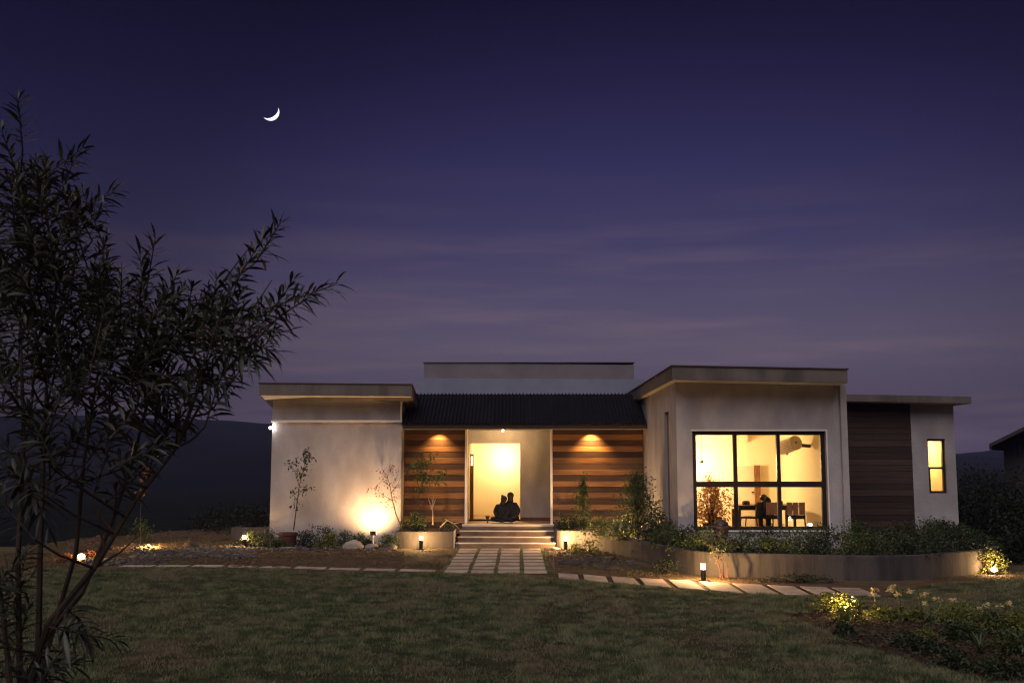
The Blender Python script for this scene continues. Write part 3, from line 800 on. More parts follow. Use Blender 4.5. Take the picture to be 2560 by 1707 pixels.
# ------------------------------------------------------------------ vegetation builders
def unit(v):
    return v / np.maximum(np.linalg.norm(v, axis=-1, keepdims=True), 1e-6)
def shrub(name, label, base, rx, ry, h, n_twig, per, leaf, material, seed, cat='shrub', group=None, cone=0.0, wood='bark', droop=0.25, spread=0.16, lw=0.42, stems=None):
    rng = np.random.default_rng(seed)
    b = np.array(base, float)
    t = empty(name, tuple(b), label, cat, group)
    # twig ends spread through an uneven volume
    u = rng.random(n_twig) ** 0.6
    zz = rng.random(n_twig)
    ang = rng.random(n_twig) * 2 * np.pi
    lump = 1 + 0.28 * np.sin(ang * 3 + seed) + 0.18 * np.sin(ang * 5 + 2 * seed)
    if cone: prof = (1 - zz) ** 0.8 * (1 - 0.15 * np.sin(zz * 19 + seed)) + 0.06
    else: prof = np.sqrt(np.clip(1 - (zz * 1.02 - 0.25) ** 2 / 0.62, 0.05, 1))
    R = u * prof * lump
    E = np.stack([b[0] + rx * R * np.cos(ang), b[1] + ry * R * np.sin(ang), b[2] + h * (0.08 + 0.92 * zz * (1 if cone else (0.72 + 0.28 * rng.random(n_twig))))], 1)
    m = MB()
    k = stems or max(4, n_twig // 6)
    for i in rng.choice(n_twig, min(k, n_twig), replace=False):
        e = E[i]
        s0 = b + np.array([rng.normal() * rx * 0.08, rng.normal() * ry * 0.08, 0])
        if cone: s0 = np.array([b[0], b[1], b[2] + (e[2] - b[2]) * 0.6])
        mid = (s0 + e) / 2 + np.array([0, 0, 0.08 * h])
        m.tube([s0, mid, e], [0.012, 0.008, 0.003], 5)
    if cone: m.tube([b, b + np.array([0.01, 0, h * 0.5]), b + np.array([0, 0, h * 0.97])], [0.03, 0.02, 0.006], 6)
    m.build('stems', wood, t)
    P, D, Ls = [], [], []
    outw = unit(E - (b + np.array([0, 0, h * 0.35])))
    for i in range(n_twig):
        off = rng.normal(size=(per, 3)) * spread * np.array([rx, ry, h]) * 0.75
        d = unit(outw[i] * 0.7 + rng.normal(size=(per, 3)) * 0.75 + np.array([0, 0, 0.25]))
        P.append(E[i] + off); D.append(d); Ls.append(leaf * rng.uniform(0.6, 1.25, per))
    P = np.concatenate(P); D = np.concatenate(D); Ls = np.concatenate(Ls)
    P[:, 2] = np.maximum(P[:, 2], b[2] + 0.01)
    V, F = leaf_arrays(P, D, Ls, Ls * lw, rng, droop)
    V[:, 2] = np.maximum(V[:, 2], b[2] + 0.004)
    tag(mesh_object('foliage', V, F, material, t), kind='stuff')
    return t
def px_base(px, Y, z=0.0):
    return ((px - VPX) * Y / FPX, Y, z)

def branchy(name, label, lines, leaf_pts, leaf, material, seed, wood='bark', cat='tree', per=7, group=None, r0=0.022, lw=0.5, sp=0.07):
    """small open tree from trunk/limb polylines; leaf_pts get leaf clusters"""
    rng = np.random.default_rng(seed)
    t = empty(name, tuple(lines[0][0]), label, cat, group)
    m = MB()
    for i, ln in enumerate(lines):
        n = len(ln); ra = r0 * (1.0 if i == 0 else 0.55)
        m.tube(ln, [ra * (1 - 0.75 * k / (n - 1)) for k in range(n)], 6)
    m.build('trunk', wood, t)
    if leaf_pts:
        P, D, Ls = [], [], []
        for q in leaf_pts:
            q = np.array(q, float)
            P.append(q + rng.normal(size=(per, 3)) * sp); D.append(unit(rng.normal(size=(per, 3)) + np.array([0, 0, 0.1]))); Ls.append(leaf * rng.uniform(0.6, 1.3, per))
        P = np.concatenate(P); D = np.concatenate(D); Ls = np.concatenate(Ls)
        V, F = leaf_arrays(P, D, Ls, Ls * lw, rng, 0.3)
        tag(mesh_object('crown', V, F, material, t), kind='stuff')
    return t
def blades(name, label, base, n, ln, wd, material, seed, tilt=(0.2, 1.1), cat='plant', group=None):
    """rosette of strap leaves, each its own part"""
    rng = random.Random(seed)
    t = empty(name, base, label, cat, group)
    for k in range(n):
        a = 2 * math.pi * k / n * 2.4 + rng.uniform(-.2, .2)
        ti = rng.uniform(*tilt); l_ = ln * rng.uniform(.75, 1.15)
        V, F = [], []
        S = 6
        for i in range(S):
            f = i / (S - 1)
            tt = ti + f * f * 0.6
            r = l_ * f * math.sin(ti + f * 0.3); z = l_ * f * math.cos(tt) * 0.95
            w = wd * (0.55 + 0.9 * f) * (1 - f) ** 0.6 + 0.001
            dx, dy = math.cos(a), math.sin(a)
            V += [(base[0] + r * dx - w * dy, base[1] + r * dy + w * dx, base[2] + z + 0.01 + w * .3), (base[0] + r * dx, base[1] + r * dy, base[2] + max(z, 0.0) + 0.004), (base[0] + r * dx + w * dy, base[1] + r * dy - w * dx, base[2] + z + 0.01 + w * .3)]
        for i in range(S - 1):
            q = i * 3
            F += [(q, q + 1, q + 4, q + 3), (q + 1, q + 2, q + 5, q + 4)]
        mesh_object('leaf', V, F, material, t, True)
    return t

# ------------------------------------------------------------------ grass
def inside(poly, x, y):
    r = np.zeros(x.shape, bool)
    n = len(poly)
    for i in range(n):
        (x1, y1), (x2, y2) = poly[i], poly[(i + 1) % n]
        c = ((y1 > y) != (y2 > y)) & (x < (x2 - x1) * (y - y1) / (y2 - y1 + 1e-12) + x1)
        r ^= c
    return r
BED = [(4.15, 16.3), (4.2, 15.4), (4.35, 14.2), (4.45, 13.3), (4.8, 12.3), (5.2, 11.5), (5.8, 10.9), (7.5, 10.5), (9.5, 11.5), (9.6, 15.2), (8.0, 15.7), (7.0, 15.9), (5.6, 16.5), (4.7, 16.7)]
def fast_noise(x, y, seed, f):
    rng = np.random.default_rng(seed)
    g = rng.random((64, 64))
    X, Y = x * f % 63, y * f % 63
    i, j = X.astype(int), Y.astype(int); a, b = X - i, Y - j
    a = a * a * (3 - 2 * a); b = b * b * (3 - 2 * b)
    return (g[i, j] * (1 - a) + g[i + 1, j] * a) * (1 - b) + (g[i, j + 1] * (1 - a) + g[i + 1, j + 1] * a) * b
def grass_mesh(name, x, y, z, hgt, wid, material, seed, label, lean=0.5):
    rng = np.random.default_rng(seed)
    n = len(x)
    a = rng.random(n) * 2 * np.pi
    l = rng.normal(size=(n, 2)) * lean * hgt[:, None]
    V = np.zeros((n, 3, 3))
    V[:, 0, 0] = x - np.cos(a) * wid / 2; V[:, 0, 1] = y - np.sin(a) * wid / 2; V[:, 0, 2] = z
    V[:, 1, 0] = x + np.cos(a) * wid / 2; V[:, 1, 1] = y + np.sin(a) * wid / 2; V[:, 1, 2] = z
    V[:, 2, 0] = x + l[:, 0]; V[:, 2, 1] = y + l[:, 1]; V[:, 2, 2] = z + hgt
    o = mesh_object(name, V.reshape(-1, 3), np.arange(3 * n).reshape(-1, 3), material, origin=np.zeros(3))
    return tag(o, label, 'grass', kind='stuff')
rng = np.random.default_rng(11)
n = 620000
y = 9.5 + (24 - 9.5) * rng.random(n)
x = (rng.random(n) * 2 - 1) * (y * 0.53 + 1.2)
keep = (y < np.interp(x, [p[0] for p in LAWN_EDGE], [p[1] for p in LAWN_EDGE]) + 0.04 * rng.normal(size=n)) & ~inside(BED, x, y)
cl = fast_noise(x, y, 2, 2.1) * 0.6 + fast_noise(x, y, 3, 5.3) * 0.4
keep &= rng.random(n) < np.clip(-0.15 + 1.9 * (cl - 0.1), 0.12, 1)
x, y, cl = x[keep], y[keep], cl[keep]
hg = (0.018 + 0.038 * cl) * rng.uniform(0.6, 1.4, len(x))
# tussocks on top of the short blades
nt_ = 60000
ty = 9.5 + 14.5 * rng.random(nt_); tx = (rng.random(nt_) * 2 - 1) * (ty * 0.53 + 1.2)
tn = fast_noise(tx, ty, 31, 1.7) * .5 + fast_noise(tx, ty, 32, 4.1) * .5
k = (ty < np.interp(tx, [p[0] for p in LAWN_EDGE], [p[1] for p in LAWN_EDGE]) - .05) & ~inside(BED, tx, ty) & (rng.random(nt_) < np.clip((tn - .38) * 3.2, 0, 1))
tx, ty, tn = tx[k], ty[k], tn[k]
nb_ = 13
bx = np.repeat(tx, nb_) + rng.normal(size=len(tx) * nb_) * .03; by = np.repeat(ty, nb_) + rng.normal(size=len(tx) * nb_) * .03
bh = np.repeat(.028 + .085 * np.clip(tn - .3, 0, .6) * rng.uniform(.6, 1.5, len(tx)), nb_) * rng.uniform(.7, 1.3, len(tx) * nb_)
x = np.concatenate([x, bx]); y = np.concatenate([y, by]); hg = np.concatenate([hg * .7, bh])
grass_mesh('lawn_grass', x, y, np.zeros(len(x)) + 0.004, hg, rng.uniform(0.006, 0.013, len(x)), 'grass', 12, 'short dark green mown grass of the front lawn')
# thin dry grass on the earth between lawn and house
n = 260000
y = 21 + 12 * rng.random(n)
x = -13 + 24.5 * rng.random(n)
ed = np.interp(x, [p[0] for p in LAWN_EDGE], [p[1] for p in LAWN_EDGE])
curve_poly = [(c.x, c.y) for c in CC] + [(11.6, 40), (1.09, 40)]
keep = (y > ed) & ~inside(curve_poly, x, y) & (y < 29.0 + 4 * (x < -7.5))
keep &= ~((x > -1.62) & (x < 0.72) & (y > 22.3))
keep &= ~inside(pe, x, y) & ~inside([(a, b - 0.05) for a, b in lp] + [(a, b + 0.5) for a, b in reversed(lp)], x, y)
keep &= rng.random(n) < np.clip(fast_noise(x, y, 7, 1.4) * 1.9 - 0.55, 0.04, 1)
x, y = x[keep], y[keep]
gz = np.array([ground_z(a, b) for a, b in zip(x, y)])
grass_mesh('dry_grass', x, y, gz, 0.015 + 0.04 * rng.random(len(x)), rng.uniform(0.006, 0.014, len(x)), 'dry_grass', 13, 'thin dry grass and weeds on the earth before the house', 0.8)
# green tufts in the joints of the paver path
n = 16000
x = np.concatenate([-1.55 + (rng.integers(0, 5, n)) * 0.567 - 0.038 + rng.normal(size=n) * 0.022]); y = 22.35 + 6.7 * rng.random(n)
k = rng.random(n) < 0.35 + 0.65 * fast_noise(x * 3, y, 4, 2.0)
x, y = x[k], y[k]
grass_mesh('joint_grass', x, y, np.zeros(len(x)) + 0.005, 0.014 + 0.022 * rng.random(len(x)), np.full(len(x), 0.009), 'grass', 14, 'green grass growing in the joints of the paver path')

# ------------------------------------------------------------------ foreground flower bed
tag(poly_sheet('flower_bed', BED, 0.014, 'mulch'), kind='structure')
n = 9000
x = 4.1 + 5.6 * rng.random(n); y = 10.4 + 6.4 * rng.random(n)
k = inside(BED, x, y); x, y = x[k], y[k]
P = np.stack([x, y, 0.02 + 0.05 * rng.random(len(x)) * fast_noise(x, y, 5, 3.0)], 1)
D = unit(rng.normal(size=(len(x), 3)) * np.array([1, 1, 0.45]) + np.array([0, 0, 0.15]))
V, F = leaf_arrays(P, D, rng.uniform(0.04, 0.10, len(x)), rng.uniform(0.02, 0.045, len(x)), rng, 0.1)
V[:, 2] = np.maximum(V[:, 2], 0.018)
mat('litter', (0.05, 0.034, 0.022), (0.105, 0.075, 0.042), 0.85, 3, 6, col3=(0.075, 0.068, 0.028), s3=2.2, trans=0.15)
tag(mesh_object('leaf_litter', V, F, 'litter', origin=np.zeros(3)), 'brown fallen leaves covering the foreground flower bed', 'leaf litter', kind='stuff')
cov = [(2085, 1535, .34, .30, 'leaf_yellow', 'bright yellow-leaved low plant at the left tip of the flower bed'), (2128, 1560, .22, .2, 'leaf_yellow', 'small yellowish plant just behind the left tip of the flower bed'),
       (2215, 1548, .30, .16, 'leaf_yellow', 'flat yellowish ground cover below the leftmost flower stalks'), (2290, 1553, .25, .12, 'leaf_yellow', 'flat yellowish ground cover below the middle flower stalks'),
       (2400, 1562, .42, .26, 'leaf_yellow', 'spreading yellow-green plant at the back of the flower bed'), (2470, 1580, .36, .24, 'leaf_mid', 'green leafy plant in front of the spreading yellow-green one'),
       (2530, 1590, .40, .30, 'leaf_yellow', 'yellow-green plant at the right edge of the picture in the flower bed'), (2400, 1600, .30, .2, 'leaf_dark', 'dark leafy clump in the middle of the flower bed'),
       (2550, 1640, .36, .26, 'leaf_mid', 'loose green plant low at the right edge of the flower bed'), (2285, 1625, .26, .16, 'leaf_dark', 'dark low clump at the front rim of the flower bed'),
       (2340, 1640, .24, .14, 'leaf_dark', 'second dark low clump at the front rim, nearer the agave'), (2120, 1590, .16, .16, 'leaf_dark', 'small dark tuft near the left tip of the flower bed'),
       (2385, 1672, .22, .14, 'leaf_dark', 'dark clump on the front rim below the agave'), (2500, 1690, .3, .18, 'leaf_dark', 'dark leafy clump at the bottom right corner of the lawn'),
       (2315, 1600, .16, .12, 'leaf_yellow', 'small yellow-leaved seedling in the middle of the bare bed')]
for i, (a, b, r, h, mt, lb) in enumerate(cov):
    g = gnd(a, b)
    shrub('bedding_plant', lb, (g.x, g.y, 0.015), r, r, h, int(60 * r / .3), 9, 0.075, mt, 100 + i, 'plant', 'low plants of the flower bed')
def flower(i, px, base_y, top_y, heads, lb):
    g = gnd(px[0], base_y)
    top = at(px[1], top_y, g.y)
    rng = np.random.default_rng(300 + i)
    t = empty('flower', (g.x, g.y, 0.015), lb, 'flower', 'tall pale flowers in the foreground bed')
    m = MB()
    mid = (g + top) / 2 + Vector((rng.normal() * .02, rng.normal() * .02, 0))
    m.tube([g, mid, top], [.013, .011, .008], 5)
    hp = []
    for k in range(heads):
        q = top + Vector((rng.normal() * .05, rng.normal() * .05, -.05 * k - abs(rng.normal()) * .03 * (k > 0)))
        if k: m.tube([mid.lerp(top, .5), q], [.007, .005], 4)
        hp.append(q)
    m.build('stem', 'leaf_mid', t)
    for q in hp:
        n_ = 16
        P = np.array([q] * n_) + rng.normal(size=(n_, 3)) * .012
        a = np.linspace(0, 4 * np.pi, n_)
        D = unit(np.stack([np.cos(a), np.sin(a), -0.3 + 1.3 * rng.random(n_)], 1))
        V, F = leaf_arrays(P, D, np.full(n_, .075) * rng.uniform(.7, 1.1, n_), np.full(n_, .034), rng, .25)
        mesh_object('blossom', V, F, 'petal', t)
    n_ = 18
    f = rng.random(n_)
    P = np.array([np.array(g) * (1 - q) + np.array(mid) * q for q in f])
    D = unit(rng.normal(size=(n_, 3)) + np.array([0, 0, .3]))
    V, F = leaf_arrays(P, D, rng.uniform(.05, .11, n_), np.full(n_, .028), rng, .4)
    mesh_object('leaves', V, F, 'leaf_mid', t)
flower(0, (2190, 2187), 1545, 1472, 2, 'leftmost tall flower of the bed with two pale heads, one lower')
flower(1, (2253, 2243), 1550, 1465, 3, 'tallest pale flower, second from the left in the bed')
flower(2, (2310, 2295), 1555, 1478, 2, 'third tall flower from the left with a creamy head')
flower(3, (2330, 2325), 1565, 1483, 3, 'wide-headed pale flower close right of the third one')
flower(4, (2395, 2385), 1545, 1500, 1, 'short single-headed flower at the back of the bed')
flower(5, (2465, 2458), 1562, 1512, 2, 'flower with dull buds in front of the spreading yellow-green plant')
flower(6, (2525, 2514), 1562, 1507, 2, 'rightmost tall pale flower near the edge of the picture')
g = gnd(2450, 1638)
blades('agave', 'spiky strap-leaved plant with upright pale blades in the flower bed', (g.x, g.y, .015), 17, .36, .014, 'leaf_mid', 41, (0.1, 0.8), 'plant')
g = gnd(2147, 1550)
pt = blades('small_palm', 'knee-high palm with a short trunk at the left of the flower bed', (g.x, g.y, .17), 18, .30, .010, 'leaf_mid', 42, (0.3, 1.4), 'palm')
MB().tube([(g.x, g.y, 0), (g.x + .01, g.y, .18)], [.035, .028], 8).build('trunk', 'bark', pt)

# ------------------------------------------------------------------ hedge in the curved planter
rr = random.Random(77)
hx = []
cc = [c for c in CC if c.y < 26.3 or c.x > 8]
acc, last = 0.0, None
spots = []
for c in CC:
    if last is not None:
        acc += (c - last).length
        while acc > 0.62:
            acc -= 0.62; spots.append(c.copy())
    last = c
spots = [s_ for s_ in spots if 25.3 > s_.y or s_.x > 9][:26]
for i, s_ in enumerate(spots):
    inward = (Vector((6.8, 26.0, 0)) - s_).normalized()
    q = s_ + inward * (0.42 + rr.uniform(-.05, .08))
    dark = s_.x > 7.6
    shrub('hedge_shrub', '%s low leafy shrub along the curved planter wall, counted from the steps' % ORD[i], (q.x, q.y, .40), .42 * rr.uniform(.85, 1.15), .36, rr.uniform(.36, .52) * (.82 if dark else 1),
          75, 9, .075, 'leaf_dark' if (dark or i % 3 == 0) else 'leaf_mid', 500 + i, 'shrub', 'front row of shrubs in the curved planter')
backrow = [(3.45, 24.3, .5), (4.0, 23.2, .52), (5.0, 23.1, .42), (5.6, 23.2, .44), (6.2, 23.1, .48), (6.8, 23.2, .52), (7.4, 23.1, .62), (8.0, 23.3, .6), (8.6, 24.2, .5), (9.2, 25.0, .55), (9.9, 25.4, .5), (8.3, 25.6, .55), (10.4, 26.6, .6)]
for i, (a, b, h) in enumerate(backrow):
    shrub('hedge_shrub', '%s shrub of the back row against the right wing, from left to right' % ORD[i], (a, b, .40), .44, .38, (h + .06) * (.8 if a > 7.7 else 1), 70, 9, .075, 'leaf_dark' if i % 2 else 'leaf_mid', 560 + i, 'shrub', 'back row of shrubs under the large window')
# bushes by the right porch wall
b = px_base(1455, 29.3, .40)
shrub('conical_bush', 'slim upright conical bush against the right wooden wall', b, .40, .34, 1.42, 170, 11, .075, 'leaf_mid', 601, 'bush', cone=1, spread=.11)
b = px_base(1590, 26.6, .40)
shrub('conical_bush', 'broad tall conical bush lit from below in the corner by the slot window', b, .92, .6, 1.60, 330, 12, .085, 'leaf_mid', 602, 'bush', cone=1, spread=.12)
b = px_base(1548, 26.45, .40)
shrub('pale_shrub', 'low pale-leaved shrub brightly lit at the planter rim', b, .36, .3, .42, 36, 8, .14, 'leaf_pale', 603, lw=.6)
b = px_base(1500, 28.0, .40)
shrub('leafy_shrub', 'small green shrub between the slim bush and the pale shrub', b, .40, .32, .50, 70, 9, .08, 'leaf_mid', 604)
b = px_base(1412, 29.6, .40)
shrub('leafy_shrub', 'dark fern-like shrub just right of the steps', b, .36, .3, .46, 70, 9, .085, 'leaf_dark', 605)
b = px_base(1640, 25.2, .40)
shrub('leafy_shrub', 'dark shrub at the front corner of the right wing', b, .45, .4, .70, 90, 9, .08, 'leaf_dark', 606)
# red-stemmed vine in front of the planter
b = px_base(1797, 21.35, 0.0)
lines = []
rr = random.Random(9)
B = Vector(b)
for k in range(7):
    q = B + Vector((rr.uniform(-.10, .12), rr.uniform(-.05, .05), 0))
    lines.append([q, q + Vector((rr.uniform(-.1, .1), rr.uniform(-.04, .02), .28)), q + Vector((rr.uniform(-.22, .16), -.02, .52)), q + Vector((rr.uniform(-.4, .3), .03, .78))])
branchy('climbing_plant', 'bare-stemmed climbing plant in front of the curved planter beside the bollard light', lines, [l[-1].lerp(l[-2], k / 3) for l in lines for k in range(4)], .06, 'leaf_dark', 12, 'terracotta', 'plant', 9, r0=.014)
b = px_base(1470, 26.9, 0.0)
shrub('weed_clump', 'spiky weed clump growing in the earth below the curved planter', b, .30, .3, .42, 45, 7, .10, 'leaf_yellow', 611, 'plant', lw=.22)
b = px_base(1440, 27.9, 0.0)
shrub('weed_clump', 'low weed tuft beside the bollard light right of the steps', b, .28, .25, .20, 40, 7, .09, 'leaf_yellow', 612, 'plant', lw=.25)
b = px_base(1660, 22.3, 0.0)
shrub('weed_clump', 'dark weed tuft at the foot of the planter wall left of its bollard light', b, .30, .16, .30, 40, 7, .10, 'leaf_dark', 613, 'plant', lw=.22)
b = px_base(1985, 20.7, 0.0)
shrub('weed_clump', 'dark low weeds along the foot of the planter under the large window', b, .75, .16, .16, 70, 8, .08, 'leaf_dark', 614, 'plant', lw=.25)
# bush around the right-hand spotlight and dark growth beyond
g = gnd(2480, 1436)
shrub('glowing_bush', 'small bush glowing around the spotlight right of the curved planter', (g.x + .05, g.y + .25, 0), .36, .25, .55, 80, 9, .07, 'leaf_yellow', 621, 'bush')
shrub('leafy_shrub', 'dark shrub overhanging the right end of the curved planter', (g.x - .35, g.y + .7, .05), .4, .35, .95, 80, 9, .08, 'leaf_dark', 622)
for i, (px, Y, h, r) in enumerate([(2405, 33, 1.9, 1.3), (2470, 31, 1.5, 1.2), (2535, 30, 1.7, 1.3), (2590, 27, 1.3, 1.2), (2530, 25, .75, .7), (2440, 36, 2.5, 1.6), (2560, 36, 2.4, 1.7)]):
    b = px_base(px, Y, 0)
    shrub('dark_bush', ['tall dark bush hard against the right corner of the house', 'rounded dark bush in the gloom right of the house', 'wide dark bush near the right picture edge', 'black bush cut by the right picture edge',
          'low dark bush right of the glowing one', 'black tree-high bush behind the house corner', 'black tree-high bush below the neighbouring roof'][i], b, r, r, h * .85, 170, 12, .15, 'leaf_black', 640 + i, 'bush', 'dark bushes right of the house')

# ------------------------------------------------------------------ left garden
b = Vector(px_base(728, 29.05, 0))
pot = empty('plant_pot', b, 'dark terracotta pot holding the tall sapling by the left wall', 'pot')
MB().lathe([(.20, 0), (.235, .34), (.26, .35), (.265, .42), (.235, .42), (.225, .36), (.02, .355)], b, 20).build('pot', 'terracotta', pot, False)
MB().lathe([(.22, .0), (.30, .015), (.30, .04), (.24, .05)], b, 20).build('saucer', 'stone', pot)
def pl(pts, Y):
    return [at(a, c, Y) for a, c in pts]
Y = 29.05
tr = [pl([(734, 1325), (741, 1270), (748, 1215), (757, 1180), (766, 1140)], Y), pl([(748, 1215), (738, 1180), (728, 1160)], Y), pl([(757, 1180), (768, 1160), (778, 1140)], Y - .05), pl([(741, 1250), (752, 1228), (762, 1222)], Y), pl([(741, 1250), (733, 1232)], Y + .05)]
lv = pl([(766, 1132), (772, 1142), (775, 1150), (765, 1150), (769, 1158), (728, 1160), (735, 1164), (722, 1156), (750, 1182), (756, 1186), (745, 1180), (759, 1188), (763, 1220), (754, 1222), (768, 1218), (733, 1230), (738, 1256), (741, 1262), (759, 1170), (762, 1145), (777, 1142), (770, 1128)], Y)
branchy('sapling', 'slender sapling with sparse leaves against the left plaster wall', tr, lv, .10, 'leaf_dark', 31, per=11, r0=.018)
Y = 29.25
tr = [pl([(1004, 1318), (990, 1285), (981, 1250), (975, 1215), (968, 1190)], Y), pl([(981, 1250), (962, 1240), (950, 1232)], Y), pl([(975, 1215), (955, 1200), (935, 1222)], Y - .1), pl([(978, 1232), (994, 1210), (1003, 1190)], Y), pl([(968, 1195), (955, 1183)], Y)]
lv = pl([(952, 1180), (958, 1176), (970, 1175), (980, 1174), (990, 1177), (956, 1186), (1003, 1184), (935, 1222), (928, 1222), (950, 1232), (944, 1236), (962, 1240), (970, 1252), (985, 1248), (992, 1212), (972, 1208), (958, 1205), (994, 1228), (985, 1225), (975, 1255)], Y)
branchy('small_tree', 'leaning small tree with thin twigs in the floodlight beam', tr, lv, .075, 'leaf_rust', 32, per=9, r0=.02)
Y = 29.65
tr = [pl([(1035, 1300), (1043, 1260), (1050, 1225), (1058, 1205), (1075, 1190)], Y), pl([(1050, 1225), (1040, 1195), (1030, 1170)], Y), pl([(1058, 1205), (1058, 1170), (1053, 1142)], Y), pl([(1075, 1190), (1100, 1195), (1112, 1185)], Y - .1), pl([(1043, 1260), (1028, 1225)], Y)]
lv = pl([(1053, 1138), (1056, 1148), (1048, 1142), (1030, 1166), (1040, 1165), (1022, 1168), (1050, 1164), (1062, 1162), (1074, 1160), (1046, 1168), (1045, 1192), (1056, 1192), (1066, 1190), (1100, 1192), (1106, 1188), (1112, 1183), (1094, 1196), (1098, 1205), (1058, 1202), (1068, 1200), (1075, 1212), (1040, 1180), (1086, 1192), (1050, 1222), (1062, 1225), (1080, 1140)], Y)
branchy('small_tree', 'open-branched small tree in front of the left wooden wall', tr, lv, .115, 'leaf_mid', 33, per=16, r0=.02)
Y = 29.35
tr = [pl([(1082, 1312), (1082, 1285), (1081, 1270)], Y), pl([(1081, 1270), (1074, 1255), (1069, 1240)], Y), pl([(1081, 1270), (1082, 1254), (1078, 1242)], Y), pl([(1081, 1270), (1087, 1252), (1093, 1240)], Y), pl([(1082, 1275), (1072, 1262)], Y), pl([(1082, 1254), (1084, 1240)], Y)]
branchy('bare_twig', 'pale leafless forked twig standing in the entry planter', tr, [], .05, 'leaf_pale', 34, 'pale_bark', 'plant', r0=.026)
tr = [pl([(1100, 1318), (1118, 1300), (1134, 1308), (1158, 1304), (1168, 1308)], 29.2), pl([(1134, 1308), (1145, 1318), (1150, 1325)], 29.2), pl([(1118, 1300), (1114, 1296)], 29.2)]
branchy('driftwood', 'curved pale piece of driftwood at the right end of the entry planter', tr, [], .05, 'leaf_pale', 35, 'pale_bark', 'wood', r0=.02)
shrub('leafy_shrub', 'rounded dark green shrub at the left of the entry planter', px_base(1045, 29.45, .38), .40, .22, .52, 100, 10, .075, 'leaf_mid', 651)
shrub('leafy_shrub', 'low pale-green plant at the right of the entry planter', px_base(1115, 29.5, .38), .22, .18, .38, 45, 8, .08, 'leaf_mid', 652)
left = [(640, 29.2, .40, .42, 'leaf_dark', 'dark shrub by the outer corner of the left wing'), (680, 29.0, .36, .44, 'leaf_dark', 'straggly shrub left of the terracotta pot'), (700, 28.9, .26, .26, 'leaf_mid', 'low green plant at the foot of the terracotta pot'),
        (768, 29.1, .32, .44, 'leaf_dark', 'dark shrub right of the terracotta pot'), (808, 29.15, .42, .62, 'leaf_dark', 'tall dark feathery shrub behind the yellow one'), (832, 28.85, .36, .40, 'leaf_yellow', 'bright yellow-green shrub at the foot of the left wall'),
        (868, 28.95, .28, .44, 'leaf_mid', 'green shrub right of the yellow-green one'), (905, 29.15, .30, .36, 'leaf_mid', 'green plant left of the floodlight'), (975, 29.0, .26, .36, 'leaf_mid', 'green plant between floodlight and entry planter'), (925, 28.9, .2, .22, 'leaf_dark', 'low dark tuft in front of the floodlight')]
for i, (px, Y, r, h, mt, lb) in enumerate(left):
    shrub('garden_shrub', lb, px_base(px, Y, 0), r, r * .7, h, 80, 9, .075, mt, 660 + i, 'shrub', 'shrubs along the left wing')
for i, (px, Y, r, h, lb) in enumerate([(610, 33.5, .8, .8, 'dark shrub behind the kerb left of the house'), (650, 31.8, .5, .95, 'dark green bush hugging the left side wall'), (545, 35, .9, .7, 'low black bush at the terrace edge'), (570, 39, 1.6, 1.0, 'black bush beyond the terrace edge')]):
    shrub('dark_bush', lb, px_base(px, Y, ground_z((px - VPX) * Y / FPX, Y)), r, r, h, 120, 10, .10, 'leaf_black', 690 + i, 'bush', 'dark bushes left of the house')
# weeds on the bank
for i, (px, py, r, h, mt, lb) in enumerate([(355, 1360, .35, .75, 'leaf_mid', 'upright weed lit by the spotlight on the earth bank'), (345, 1350, .25, .5, 'leaf_dark', 'dark weed behind the spotlight on the bank'), (300, 1345, .3, .5, 'leaf_dark', 'dark weed further left on the bank'),
                                        (230, 1398, .2, .14, 'leaf_rust', 'dry russet weed right of the bright spotlight on bare earth'), (165, 1405, .22, .14, 'leaf_rust', 'dry russet weed left of the bright spotlight on bare earth')]):
    g = gnd(px, py)
    shrub('weed', lb, (g.x, g.y, ground_z(g.x, g.y)), r, r * .7, h, 45, 8, .09, mt, 700 + i, 'plant', 'weeds on the earth bank', lw=.28)
# tall thin dry plant catching the light behind the oleander
g = gnd(352, 1368)
q = Vector((g.x, g.y, 0)); tp = at(362, 1175, g.y)
branchy('dry_stalk', 'tall dry stalk with rusty seed heads lit behind the oleander', [[q, q.lerp(tp, .5) + Vector((-.06, 0, 0)), tp]], [at(a, c, g.y) for a, c in [(358, 1165), (365, 1172), (372, 1180), (352, 1182), (360, 1190), (370, 1195), (355, 1200), (358, 1222), (352, 1228)]], .11, 'leaf_rust', 36, 'bark', 'plant', 7, r0=.007, sp=.05)

# ------------------------------------------------------------------ rocks and gravel
def rock(px, py, w, h, lb, seed, name='boulder', material='stone'):
    g = gnd(px, py)
    bm = bmesh.new()
    bmesh.ops.create_icosphere(bm, subdivisions=3, radius=1.0)
    for v in bm.verts:
        d = v.co.normalized()
        k = 1 + .22 * mnoise.noise(d * 1.3 + Vector((seed * 7.1, 0, 0))) + .07 * mnoise.noise(d * 4 + Vector((0, seed * 3.3, 0)))
        v.co = Vector((d.x * k * w / 2, d.y * k * w * .38, d.z * k * h * .62 + h * .36))
    me = bpy.data.meshes.new(name); bm.to_mesh(me); bm.free()
    me.polygons.foreach_set('use_smooth', [True] * len(me.polygons))
    me.materials.append(MATS[material])
    o = bpy.data.objects.new(name, me); COL.objects.link(o); o.location = (g.x, g.y, ground_z(g.x, g.y) - .02)
    return tag(o, lb, 'rock', 'garden boulders')
